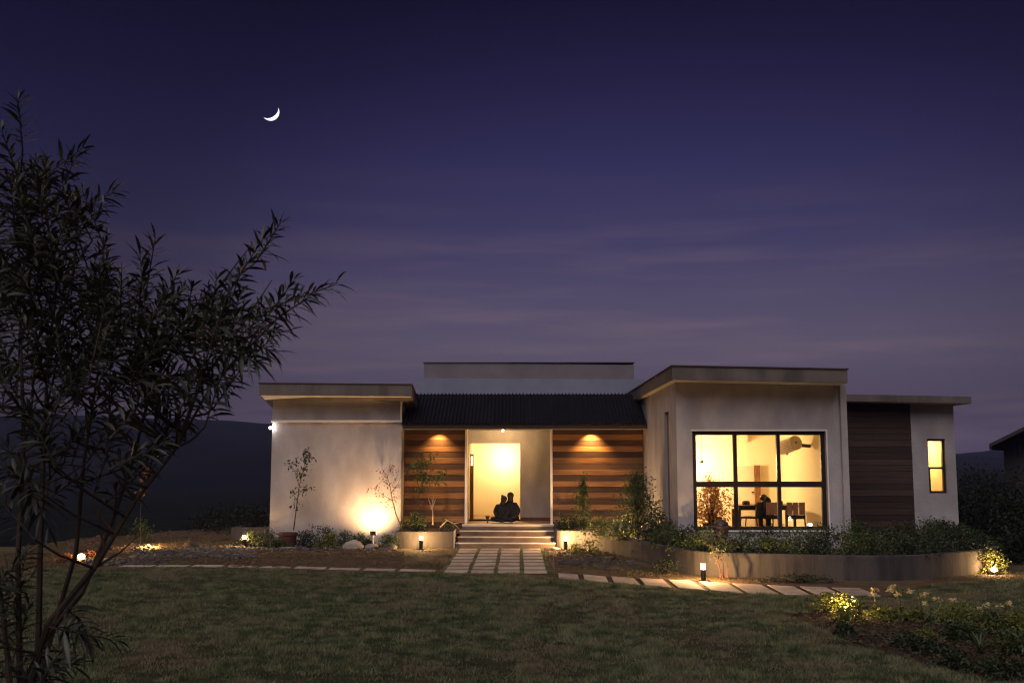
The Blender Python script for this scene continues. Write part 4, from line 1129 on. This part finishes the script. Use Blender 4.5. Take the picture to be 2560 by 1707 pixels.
rocks = [(883, 1372, .58, .26, 'largest smooth pale boulder in front of the left wall'), (928, 1371, .42, .17, 'pinkish boulder right of the largest one'), (952, 1366, .22, .18, 'small upright boulder under the floodlight post'),
         (793, 1360, .38, .15, 'flat tan boulder below the tall feathery shrub'), (826, 1366, .30, .15, 'grey boulder between the tan one and the largest one'), (692, 1356, .26, .20, 'round boulder left of the terracotta pot'),
         (655, 1360, .22, .15, 'small round stone near the outer left corner'), (972, 1371, .30, .12, 'flat grey stone beside the entry planter'), (848, 1371, .16, .10, 'small stone wedged left of the largest boulder'), (765, 1367, .24, .10, 'flat stone right of the terracotta pot'),
         (1425, 1412, .55, .16, 'dark flat stone on the earth right of the paver path'), (1480, 1405, .5, .14, 'dark stone nearer the curved planter'), (1530, 1425, .35, .12, 'small stone behind the stepping stones'),
         (480, 1372, .5, .16, 'dark stone at the end of the gravel strip'), (420, 1388, .45, .12, 'low stone on the gravel strip behind the oleander'), (1385, 1374, .35, .10, 'rough stone at the right foot of the steps')]
for i, (a, b, w, h, lb) in enumerate(rocks):
    rock(a, b, w, h, lb, i + 1, material='dark_stone' if 10 <= i <= 14 else 'stone')
# gravel: countless chips
rng = np.random.default_rng(21)
bmg = bmesh.new(); bmesh.ops.create_icosphere(bmg, subdivisions=1, radius=1.0)
bv = np.array([v.co[:] for v in bmg.verts]); bf = np.array([[v.index for v in f.verts] for f in bmg.faces]); bmg.free()
pts = []
for (px0, px1, py0, py1, cnt) in [(330, 640, 1375, 1398, 1500), (480, 640, 1368, 1385, 700), (560, 990, 1366, 1378, 900), (1400, 1600, 1385, 1422, 160), (160, 420, 1392, 1415, 500)]:
    for _ in range(cnt):
        f = rng.random()
        g = gnd(px0 + f * (px1 - px0), py0 + (py1 - py0) * rng.beta(2, 2))
        pts.append((g.x, g.y, ground_z(g.x, g.y)))
pts = np.array(pts); n = len(pts)
s = rng.lognormal(-3.5, .45, n)[:, None]
sc3 = np.stack([s[:, 0] * rng.uniform(.8, 1.3, n), s[:, 0] * rng.uniform(.8, 1.3, n), s[:, 0] * rng.uniform(.4, .8, n)], 1)
an = rng.random(n) * 6.28
VV = bv[None] * (1 + .25 * rng.normal(size=(n, len(bv), 1))) * sc3[:, None]
VV = np.stack([VV[..., 0] * np.cos(an)[:, None] - VV[..., 1] * np.sin(an)[:, None], VV[..., 0] * np.sin(an)[:, None] + VV[..., 1] * np.cos(an)[:, None], VV[..., 2]], -1)
VV = VV + pts[:, None] + np.array([0, 0, .008])
FF = (bf[None] + (np.arange(n) * len(bv))[:, None, None]).reshape(-1, 3)
tag(mesh_object('gravel', VV.reshape(-1, 3), FF, 'gravel', origin=np.zeros(3)), 'loose grey gravel and stone chips on the earth before the house', 'gravel', kind='stuff')

def clods(name, regions, seed, size, material, label, cat):
    rng = np.random.default_rng(seed)
    pts = []
    for (px0, px1, py0, py1, cnt) in regions:
        for _ in range(cnt):
            g = gnd(px0 + rng.random() * (px1 - px0), py0 + (py1 - py0) * rng.random())
            pts.append((g.x, g.y, ground_z(g.x, g.y)))
    pts = np.array(pts); n = len(pts)
    s = rng.lognormal(size, .5, n)
    VV = bv[None] * (1 + .3 * rng.normal(size=(n, len(bv), 1))) * np.stack([s, s, s * .55], 1)[:, None] + pts[:, None]
    FF = (bf[None] + (np.arange(n) * len(bv))[:, None, None]).reshape(-1, 3)
    tag(mesh_object(name, VV.reshape(-1, 3), FF, material, origin=np.zeros(3)), label, cat, kind='stuff')
clods('earth_clods', [(60, 600, 1335, 1412, 5200), (560, 1010, 1378, 1418, 2600), (1390, 1560, 1378, 1425, 900), (1560, 1700, 1425, 1437, 250)], 23, -3.75, 'soil', 'crumbly brown earth clods on the ground before the house', 'earth')

# ------------------------------------------------------------------ neighbouring house
nb = empty('neighbour_house', (23.5, 50, 0), 'dark neighbouring house with a sloping tiled roof at the right edge', 'house')
tip = at(2460, 1113, 46); top = at(2600, 1040, 46)
wl = tip.x + 0.32
NT = Matrix.Translation((tip.x, 45.5, 0)) @ Matrix.Rotation(math.radians(-34), 4, 'Z') @ Matrix.Translation((-tip.x, -45.5, 0))
sl = (top.z - tip.z) / (top.x - tip.x)
x2 = tip.x + 7.5
MB(NT).box(wl, 34, 47, 58, -.5, 3.1).build('wall', 'neighbour_wall', nb)
rf = MB(NT).hexa([(tip.x, 45.5, tip.z - .10), (x2, 45.5, tip.z + 7.5 * sl - .10), (x2, 59, tip.z + 7.5 * sl - .1), (tip.x, 59, tip.z - .1), (tip.x, 45.5, tip.z + .06), (x2, 45.5, tip.z + 7.5 * sl + .06), (x2, 59, tip.z + 7.5 * sl + .06), (tip.x, 59, tip.z + .06)]).build('roof', 'neighbour_roof', nb)
MB(NT).add([(wl, 47, 3.1), (34, 47, 3.1), (x2, 47, tip.z + 7.5 * sl - .1), (wl, 47, tip.z + (wl - tip.x) * sl - .1), (wl, 58, 3.1), (34, 58, 3.1), (x2, 58, tip.z + 7.5 * sl - .1), (wl, 58, tip.z + (wl - tip.x) * sl - .1)],
         [(0, 1, 2, 3), (4, 7, 6, 5), (0, 3, 7, 4)]).build('gable', 'neighbour_wall', nb)
MB(NT).tube([(tip.x + .05, 45.55, tip.z - .13), (tip.x + .05, 59, tip.z - .13)], .07, 8).build('gutter', 'black_metal', nb)
MB(NT).tube([(tip.x + .95, 46.9, tip.z + .1), (tip.x + .95, 46.9, tip.z - .45)], .05, 8).build('bracket', 'black_metal', nb)
MB(NT).box(wl + 1.0, wl + 2.0, 46.95, 46.997, 1.2, 2.4).build('window', 'dark_frame', nb)

# ------------------------------------------------------------------ things in the living room
def chair(name, lb, X, Y, rot, wood, frame, w=.42):
    T = Matrix.Translation((X, Y, FL)) @ Matrix.Rotation(rot, 4, 'Z')
    t = empty(name, (X, Y, FL), lb, 'chair', 'dining chairs')
    MB(T).cbox(-w / 2, w / 2, -.21, .21, .40, .445, .012).build('seat', frame, t)
    for sx in (-1, 1):
        MB(T).tube([(sx * (w / 2 - .02), .19, .41), (sx * (w / 2 + .015), .26, 0)], [.016, .013], 6).build('leg', frame, t)
        MB(T).tube([(sx * (w / 2 - .02), -.22, .80), (sx * (w / 2 - .02), -.19, .42), (sx * (w / 2 + .015), -.27, 0)], [.014, .016, .013], 6).build('leg', frame, t)
    MB(T).cbox(-w / 2, w / 2, -.245, -.215, .43, .50, .006).build('back_rail', frame, t)
    n = 3
    for k in range(n):
        x0 = -w / 2 + .012 + k * (w - .02) / n
        MB(T).hexa([(x0, -.235, .505), (x0 + (w - .02) / n - .009, -.235, .505), (x0 + (w - .02) / n - .009, -.21, .505), (x0, -.21, .505),
                    (x0, -.27, .80), (x0 + (w - .02) / n - .009, -.27, .80), (x0 + (w - .02) / n - .009, -.245, .80), (x0, -.245, .80)]).build('back_slat', wood, t)
    return t
chair('dining_chair', 'brown slat-backed chair with black legs nearest the right wall of the dining room', 6.78, 25.62, math.radians(-14), 'brown_vinyl', 'slat_black', .44)
chair('dining_chair', 'brown chair the seated person uses, back turned to the window', 6.13, 25.58, math.radians(4), 'brown_vinyl', 'slat_black', .32)
chair('dining_chair', 'dark chair at the left half of the dining table, near side', 5.72, 25.75, math.radians(55), 'slat_black', 'slat_black', .36)
t = empty('dining_table', (6.2, 26.5, FL), 'dark wooden dining table behind the large window', 'table')
MB().cbox(5.42, 6.98, 26.05, 27.0, FL + .66, FL + .70, .008).build('tabletop', 'table_wood', t)
MB().box(5.5, 6.9, 26.12, 26.16, FL + .58, FL + .658).build('apron', 'table_wood', t)
for a in (5.52, 6.88):
    for b in (26.12, 26.92):
        MB().box(a - .03, a + .03, b - .03, b + .03, FL, FL + .579).build('leg', 'table_wood', t)
t = MB().cbox(5.66, 5.84, 26.35, 26.5, FL + .702, FL + .80, .03).build('storage_box', 'terracotta')
tag(t, 'small dark box lying on the left half of the dining table', 'box')
t = MB().lathe([(.045, 0), (.05, .02), (.05, .09), (.03, .095)], (6.62, 26.4, FL + .702), 12).build('table_cup', 'terracotta')
tag(t, 'small dark cup on the right half of the dining table', 'cup')
# drum fan on the right wall
t = empty('wall_fan', (7.1, 25.9, 2.75), 'pale slatted drum-shaped blower hung high on the right dining-room wall', 'fan')
ax0, ax1 = Vector((6.66, 26.35, 2.69)), Vector((6.85, 25.75, 2.81))
axd = (ax1 - ax0).normalized(); sd = axd.cross(Vector((0, 0, 1))).normalized(); ud = sd.cross(axd)
MB().tube([ax0, ax1], .155, 20).build('drum', 'brown_vinyl', t, True)
for k in range(20):
    a = 2 * math.pi * k / 20
    o = (sd * math.cos(a) + ud * math.sin(a)) * .163
    MB().tube([ax0 + o, ax1 + o], .013, 5).build('slat', 'pale_plastic', t)
MB().tube([ax1, ax1 + axd * .03, ax1 + axd * .045], [.178, .178, .15], 24).build('end_plate', 'pale_plastic', t)
MB().tube([ax1 + axd * .046, ax1 + axd * .06], .022, 12).build('hub', 'slat_black', t)
MB().tube([ax0.lerp(ax1, .7), Vector((7.33, 26.15, 2.74))], .045, 8).build('bracket', 'slat_black', t)
MB().tube([ax0.lerp(ax1, .35) - ud * .15, ax0.lerp(ax1, .35) - ud * .22], [.05, .03], 8).build('knob', 'pale_plastic', t)
t = empty('ceiling_vent', (5.9, 26.5, 3.38), 'tiny dark fitting on the ceiling above the dining table', 'vent')
MB().lathe([(.08, .018), (.09, 0), (.05, -.02), (.01, -.025)], (5.9, 27.6, 3.38), 12).build('cover', 'pale_plastic', t)
# indoor bush and outdoor urn
b = (4.62, 25.1, FL)
shrub('indoor_plant', 'bushy russet house plant glowing behind the lower left window pane', (b[0], b[1], FL + .3), .50, .38, 1.05, 190, 11, .085, 'leaf_amber', 801, 'plant')
t = empty('indoor_pot', b, 'round pot of the russet house plant on the floor by the window', 'pot')
MB().lathe([(.14, 0), (.2, .26), (.21, .32), (.18, .32), (.02, .3)], b, 16).build('pot', 'terracotta', t)
b = (4.45, 23.0, .40)
t = empty('garden_urn', b, 'dark glazed urn with a domed top standing outside below the large window', 'urn')
MB().lathe([(.12, 0), (.10, .06), (.08, .16), (.13, .30), (.155, .44), (.165, .49), (.215, .52), (.222, .555), (.17, .57)], b, 22).build('bowl', 'urn_glaze', t, True)
MB().lathe([(.165, .565), (.155, .61), (.115, .66), (.06, .685), (.01, .69)], b, 18).build('lid', 'urn_glaze', t, True)

# ------------------------------------------------------------------ people
def person(name, label, base, V, E, R, skin_ids, hair, face_dir, head, seed=0, hands=(), fingers=True):
    """V joints (local), E edges, R radii; one continuous skinned body"""
    me = bpy.data.meshes.new('sk')
    me.from_pydata([Vector(v) for v in V], E, [])
    ob = bpy.data.objects.new('sk', me); COL.objects.link(ob)
    md = ob.modifiers.new('s', 'SKIN'); md.use_smooth_shade = True
    for i, r in enumerate(R):
        sv = me.skin_vertices[0].data[i]
        sv.radius = (r, r) if not hasattr(r, '__len__') else r
        sv.use_root = (i == 0)
    sb = ob.modifiers.new('b', 'SUBSURF'); sb.levels = 2; sb.render_levels = 2
    dg = bpy.context.evaluated_depsgraph_get()
    bm = bmesh.new()
    bm.from_mesh(bpy.data.meshes.new_from_object(ob.evaluated_get(dg)))
    bpy.data.objects.remove(ob)
    # fingers, nose and ears grow out of the same mesh
    extra = MB()
    for (palm, fd, side) in hands:
        palm, fd, side = Vector(palm), Vector(fd).normalized(), Vector(side).normalized()
        nrm = fd.cross(side)
        for k, ln in enumerate((.068, .078, .073, .058)):
            s0 = palm + side * (.026 - .0175 * k) + fd * .02
            extra.tube([s0, s0 + fd * ln * .5 + nrm * .004, s0 + fd * ln * .85 - nrm * .014, s0 + fd * ln - nrm * .028], [.0095, .009, .008, .005], 6)
        s0 = palm + side * .025 - fd * .01
        extra.tube([s0, s0 + side * .025 + fd * .02, s0 + side * .032 + fd * .045], [.011, .010, .006], 6)
    hc, hr = Vector(head[0]), head[1]
    fdv = Vector(face_dir).normalized(); hs = fdv.cross(Vector((0, 0, 1))).normalized(); hu = hs.cross(fdv)
    extra.tube([hc + fdv * hr * .85 + hu * hr * .15, hc + fdv * hr * 1.22 - hu * hr * .25, hc + fdv * hr * .9 - hu * hr * .32], [.008, .014, .012], 6)
    for s_ in (-1, 1):
        extra.ball(hc + hs * s_ * hr * .98 - hu * hr * .1, (.012, .02, .03), 8, 5)
    extra.tube([hc + fdv * hr * .93 - hu * hr * .6 - hs * hr * .3, hc + fdv * hr * 1.0 - hu * hr * .6, hc + fdv * hr * .93 - hu * hr * .6 + hs * hr * .3], [.004, .009, .004], 6)
    n0 = len(bm.faces)
    vs = [bm.verts.new(v) for v in extra.v]
    for f in extra.f:
        try: bm.faces.new([vs[i] for i in f])
        except ValueError: pass
    bm.normal_update()
    me2 = bpy.data.meshes.new('body')
    bm.to_mesh(me2); bm.free()
    for mn in ('cloth_dark', 'skin_shadow'):
        me2.materials.append(MATS[mn])
    J = [Vector(v) for v in V]
    for p in me2.polygons:
        p.use_smooth = True
        if p.index >= n0: p.material_index = 1
        else:
            c = p.center
            i = min(range(len(J)), key=lambda q: (J[q] - c).length)
            p.material_index = 1 if i in skin_ids else 0
    t = empty(name, base, label, 'person')
    o = bpy.data.objects.new('body', me2); COL.objects.link(o); o.location = base; attach(o, t)
    B = Vector(base)
    # hair
    m = MB()
    rx = hr * 1.06
    nseg, mseg = 16, 8
    HV, HF = [], []
    for i in range(mseg + 1):
        ph = hair['reach'] * i / mseg
        for k in range(nseg):
            a = 2 * math.pi * k / nseg
            d = hs * math.cos(a) * math.sin(ph) + fdv * math.sin(a) * math.sin(ph) + hu * math.cos(ph)
            cut = max(0, d.dot(fdv)) * hair.get('front', .5)
            d2 = (d + hu * cut).normalized()
            HV.append(B + hc + d2 * rx * (1 + .05 * mnoise.noise(d * 5 + Vector((seed, 0, 0)))) * (1.0 if ph < 1.6 else .98))
    for i in range(mseg):
        for k in range(nseg):
            j = (k + 1) % nseg
            HF.append((i * nseg + k, i * nseg + j, (i + 1) * nseg + j, (i + 1) * nseg + k))
    m.add(HV, HF)
    if 'bun' in hair: m.ball(B + hc + Vector(hair['bun'][0]), hair['bun'][1], 10, 7)
    if 'tail' in hair: m.tube([B + hc + Vector(q) for q in hair['tail']], [.05, .06, .05, .02], 8)
    m.build('hair', 'hair_black', t, True)
    for s_ in (-1, 1):
        MB().ball(B + hc + fdv * hr * .88 + hs * s_ * hr * .38 + hu * hr * .08, .013, 8, 5).build('eye', 'eye', t, True)
    return t
# man, sitting cross-legged, facing the garden
V = [(0, .02, .12), (0, .02, .30), (0, 0, .45), (0, .005, .585), (0, 0, .66), (0, -.015, .77), (0, -.01, .855),
     (-.16, .01, .515), (-.29, .02, .37), (-.33, -.12, .24), (-.27, -.17, .22),
     (.16, .01, .515), (.225, -.01, .33), (.19, -.16, .19), (.13, -.22, .17),
     (-.10, -.03, .11), (-.36, -.26, .14), (-.02, -.40, .07), (.09, -.42, .055),
     (.10, -.03, .11), (.22, -.24, .14), (-.16, -.36, .075), (-.27, -.38, .055)]
E = [(0, 1), (1, 2), (2, 3), (3, 4), (4, 5), (5, 6), (2, 7), (7, 8), (8, 9), (9, 10), (2, 11), (11, 12), (12, 13), (13, 14), (0, 15), (15, 16), (16, 17), (17, 18), (0, 19), (19, 20), (20, 21), (21, 22)]
R = [(.24, .16), (.22, .15), (.20, .14), (.11, .09), (.072, .072), (.108, .115), (.085, .095), .085, .085, .045, .04, .085, .085, .045, .04, .10, .075, .05, .036, .10, .075, .05, .036]
person('person', 'taller person in dark clothes sitting cross-legged in the doorway, arm round the other', (-.19, 31.2, FL), V, E, R, {4, 5, 6, 10, 14}, dict(reach=1.75, front=.75), (0, -1, -.05), ((0, -.015, .79), .092), 1,
       [((-.26, -.18, .22), (1, -.4, -.1), (0, -.5, 1)), ((.12, -.23, .17), (-1, -.5, -.1), (0, -.5, 1))])
# woman, leaning her head on his shoulder
V = [(0, .02, .11), (.0, .02, .26), (.0, 0, .40), (.015, .005, .51), (.045, 0, .58), (.075, -.02, .675), (.115, -.02, .735),
     (-.13, .01, .47), (-.19, 0, .28), (-.12, -.15, .17), (-.05, -.19, .16),
     (.13, 0, .46), (.20, -.05, .28), (.12, -.17, .19), (.06, -.2, .18),
     (-.08, -.03, .10), (-.30, -.22, .11), (-.02, -.33, .06), (.07, -.36, .05),
     (.08, -.03, .10), (.22, -.2, .16), (.02, -.28, .07), (-.10, -.32, .05)]
R = [(.22, .15), (.19, .13), (.165, .12), (.09, .08), (.062, .062), (.098, .108), (.075, .085), .07, .07, .04, .034, .07, .07, .04, .034, .09, .068, .045, .032, .09, .068, .045, .032]
person('person', 'shorter person in dark clothes leaning on the taller one in the doorway', (-.46, 31.15, FL), V, E, R, {4, 5, 6, 10, 14}, dict(reach=2.0, front=.7, bun=((-.045, .03, .075), .045)), (.1, -1, -.1), ((.08, -.02, .69), .088), 2,
       [((-.04, -.2, .16), (1, -.4, 0), (0, -.5, 1)), ((.05, -.21, .18), (-1, -.4, 0), (0, -.5, 1))])
# diner, bent over the table with the back to the window
V = [(0, 0, .50), (0, .10, .62), (0, .24, .74), (0, .33, .82), (0, .36, .855), (-.02, .40, .90), (-.04, .42, .95),
     (-.16, .25, .75), (-.24, .36, .72), (-.16, .52, .74), (-.10, .56, .75),
     (.16, .25, .75), (.24, .36, .72), (.16, .52, .74), (.10, .56, .75),
     (-.09, .05, .50), (-.10, .42, .49), (-.10, .44, .09), (-.10, .56, .05),
     (.09, .05, .50), (.10, .42, .49), (.10, .44, .09), (.10, .56, .05)]
R = [(.14, .11), (.12, .10), (.13, .105), (.085, .08), (.06, .06), (.10, .11), (.08, .09), .06, .045, .032, .03, .06, .045, .032, .03, .085, .065, .045, .035, .085, .065, .045, .035]
person('person', 'dark-haired person bent over the dining table with the back to the window', (6.10, 25.52, FL - .02), V, E, R, {4, 5, 6, 10, 14}, dict(reach=2.1, front=.5, tail=[(.02, -.06, .0), (.08, -.08, -.03), (.12, -.09, -.07), (.14, -.10, -.11)]), (0, 1, -.35), ((-.02, .40, .91), .086), 3,
       [((-.10, .565, .75), (.5, 1, 0), (1, -.3, 0)), ((.10, .565, .75), (-.5, 1, 0), (-1, -.3, 0))])
p = Vector((-.86, 30.85, FL + .004))
t = MB().lathe([(.035, 0), (.036, .008), (.014, .02), (.012, .07), (.03, .10), (.055, .15), (.062, .20), (.055, .20), (.045, .15), (.01, .11)], p, 14).build('goblet', 'terracotta', None, True)
tag(t, 'dark goblet standing on the porch floor left of the couple', 'goblet')

# ------------------------------------------------------------------ foreground oleander
rng = np.random.default_rng(5)
rr = random.Random(5)
OL = Vector(((95 - VPX) * 6.6 / FPX, 6.6, 0))
ole = empty('oleander', OL, 'large dark oleander bush with narrow leaves filling the left foreground', 'bush')
mb = MB()
stems = [([(95, 2150), (75, 1707), (120, 1560), (235, 1420), (340, 1250), (440, 1120), (530, 960)], 6.4, .030), ([(95, 2150), (60, 1707), (110, 1600), (205, 1480), (270, 1330), (330, 1160), (380, 960), (400, 780)], 6.7, .026),
         ([(90, 2150), (95, 1707), (100, 1400), (108, 1150), (120, 900), (150, 640)], 6.6, .026), ([(80, 2150), (50, 1707), (45, 1400), (60, 1100), (50, 800), (45, 420)], 6.9, .026),
         ([(60, 2150), (20, 1650), (-20, 1300), (-60, 950)], 6.5, .024), ([(110, 2150), (110, 1650), (190, 1380), (210, 1150), (250, 900), (260, 640)], 7.0, .022), ([(235, 1420), (300, 1380), (345, 1340)], 6.35, .010),
         ([(440, 1120), (500, 960), (600, 820), (680, 700)], 6.4, .015), ([(380, 960), (480, 800), (560, 700), (630, 610)], 6.6, .013), ([(530, 960), (620, 870), (700, 790), (780, 740)], 6.3, .011), ([(120, 900), (180, 700), (200, 520)], 6.8, .013)]
SP = []
for pts_, Y, r0 in stems:
    q = [at(a, b, Y + (0.06 * math.sin(i * 1.7))) for i, (a, b) in enumerate(pts_)]
    mb.tube(q, [r0 * (1 - .8 * i / (len(q) - 1)) for i in range(len(q))], 7)
    for i in range(1, len(q)):
        for k in range(4):
            SP.append(q[i - 1].lerp(q[i], k / 4))
# shoots: explicit ones on the outline, then the dense interior
outline = [(45, 250, -90), (205, 372, -45), (185, 400, -80), (290, 478, -35), (255, 520, -55), (388, 598, -70), (350, 640, -100), (440, 690, -60), (700, 558, -50), (655, 600, -60), (610, 660, -70), (838, 712, -25), (780, 735, -30), (735, 700, -55), (720, 830, 0), (690, 880, 20), (640, 905, 25), (560, 965, 30), (520, 1010, 25), (470, 1060, 40), (600, 730, -75), (540, 700, -80), (120, 420, -60), (5, 330, -100), (480, 720, -80), (660, 790, -15)]
poly = [(-60, 420), (60, 380), (190, 440), (300, 620), (430, 700), (560, 720), (700, 760), (690, 860), (600, 920), (540, 990), (480, 1060), (400, 1140), (330, 1200), (260, 1180), (200, 1280), (60, 1350), (-60, 1400)]
shoots = []
for a, b, dr in outline:
    shoots.append((a, b, rr.uniform(6.0, 6.9), math.radians(dr), 1))
pxs = np.array(poly)
while len(shoots) < 205:
    a, b = rr.uniform(-60, 700), rr.uniform(380, 1400)
    if not inside(poly, np.array([a]), np.array([b]))[0]: continue
    if b > 950 and rr.random() < .72: continue
    an_ = math.atan2(b - 1300, a - 120) + rr.uniform(-.5, .5)
    shoots.append((a, b, rr.uniform(5.7, 7.6), an_, 0))
for k in range(14):        # loose lower sprays
    shoots.append((rr.uniform(-40, 200), rr.uniform(1350, 1720), rr.uniform(6.2, 7.2), rr.uniform(-1.8, -.2), 0))
shoots.append((290, 1600, 6.3, .3, 0)); shoots.append((235, 1620, 6.4, .9, 0))
LP, LD, LL, LO = [], [], [], []
for a, b, Y, an_, outl in shoots:
    tip = at(a, b, Y)
    d = (_rt * math.cos(an_) - _up * math.sin(an_) + Vector((0, rr.uniform(-.5, .5), 0))).normalized()
    ln = rr.uniform(.30, .48)
    root = min(SP, key=lambda s_: (s_ - (tip - d * (ln + .15))).length)
    base_ = tip - d * ln
    mb.tube([root, root.lerp(base_, .6) + Vector((0, 0, -.02)), base_, base_.lerp(tip, .55), tip], [.009, .007, .006, .005, .003], 5)
    a0 = d.cross(Vector((.2, .3, .9))).normalized(); b0 = d.cross(a0)
    nw = 10
    for w in range(nw):
        f = w / (nw - 1)
        o_ = base_.lerp(tip, .12 + .88 * f)
        for k in range(3):
            an3 = 2 * math.pi * k / 3 + w * 1.05 + rr.uniform(-.3, .3)
            side = a0 * math.cos(an3) + b0 * math.sin(an3)
            op = 1.0 - .75 * f + rr.uniform(-.15, .15)
            dd = (d * (1 - .55 * op) + side * (.45 + .55 * op)).normalized()
            LP.append(o_); LD.append(dd); LL.append((.185 - .055 * f) * rr.uniform(.55, 1.2)); LO.append(outl)
mb.build('branches', 'bark', ole)
# one leaf mesh shared by the single leaves; arching lance shape
def lance(P, D, ln, roll):
    """world verts of an arched leaf"""
    D = D.normalized(); S = D.cross(Vector((0, 0, 1)))
    if S.length < .05: S = Vector((1, 0, 0))
    S.normalize(); S = Quaternion(D, roll) @ S; U = S.cross(D)
    V = []
    for f, w in ((0, .02), (.18, .55), (.45, 1.0), (.75, .72), (1.0, .03)):
        c = P + D * ln * f * (1 - .06 * f) + Vector((0, 0, -ln * .26 * f * f))
        wd = ln * .078 * w
        V += [c - S * wd + U * wd * .35, c, c + S * wd + U * wd * .35]
    return V
LF = []
for i in range(4):
    q = i * 3
    LF += [(q, q + 1, q + 4, q + 3), (q + 1, q + 2, q + 5, q + 4)]
order = sorted(range(len(LP)), key=lambda i: -LO[i])
single = order[:300]
rest = order[300:]
proto_l = bpy.data.meshes.new('leaf')
proto_l.from_pydata([tuple(v) for v in lance(Vector((0, 0, 0)), Vector((0, 1, 0)), 1.0, 0)], [], LF)
proto_l.polygons.foreach_set('use_smooth', [True] * len(proto_l.polygons))
proto_l.materials.append(MATS['leaf_oleander'])
for i in single:
    o = bpy.data.objects.new('leaf', proto_l); COL.objects.link(o)
    D = LD[i]
    o.location = LP[i]; o.scale = (LL[i],) * 3
    o.rotation_mode = 'QUATERNION'
    o.rotation_quaternion = D.to_track_quat('Y', 'Z') @ Quaternion((0, 1, 0), rr.uniform(-.7, .7))
    attach(o, ole)
VV, FF = [], []
for i in rest:
    b = len(VV)
    VV += lance(LP[i], LD[i], LL[i], rr.uniform(-.8, .8))
    FF += [tuple(b + k for k in f) for f in LF]
tag(mesh_object('foliage', [tuple(v) for v in VV], FF, 'leaf_oleander', ole, True), kind='stuff')

# ------------------------------------------------------------------ evening haze
hz = MB().box(-1300, 1300, -80, 1390, -6, 34).build('haze', 'soil')
hm = bpy.data.materials.new('haze_air'); hm.use_nodes = True
_t = hm.node_tree; _t.nodes.clear()
_o = _t.nodes.new('ShaderNodeOutputMaterial'); _v = _t.nodes.new('ShaderNodeVolumePrincipled')
_v.inputs['Color'].default_value = (0.50, 0.50, 1.0, 1); _v.inputs['Density'].default_value = 0.0003
_t.links.new(_v.outputs[0], _o.inputs['Volume'])
hz.data.materials.clear(); hz.data.materials.append(hm)
tag(hz, 'thin blue evening haze filling the air', 'haze', kind='stuff')
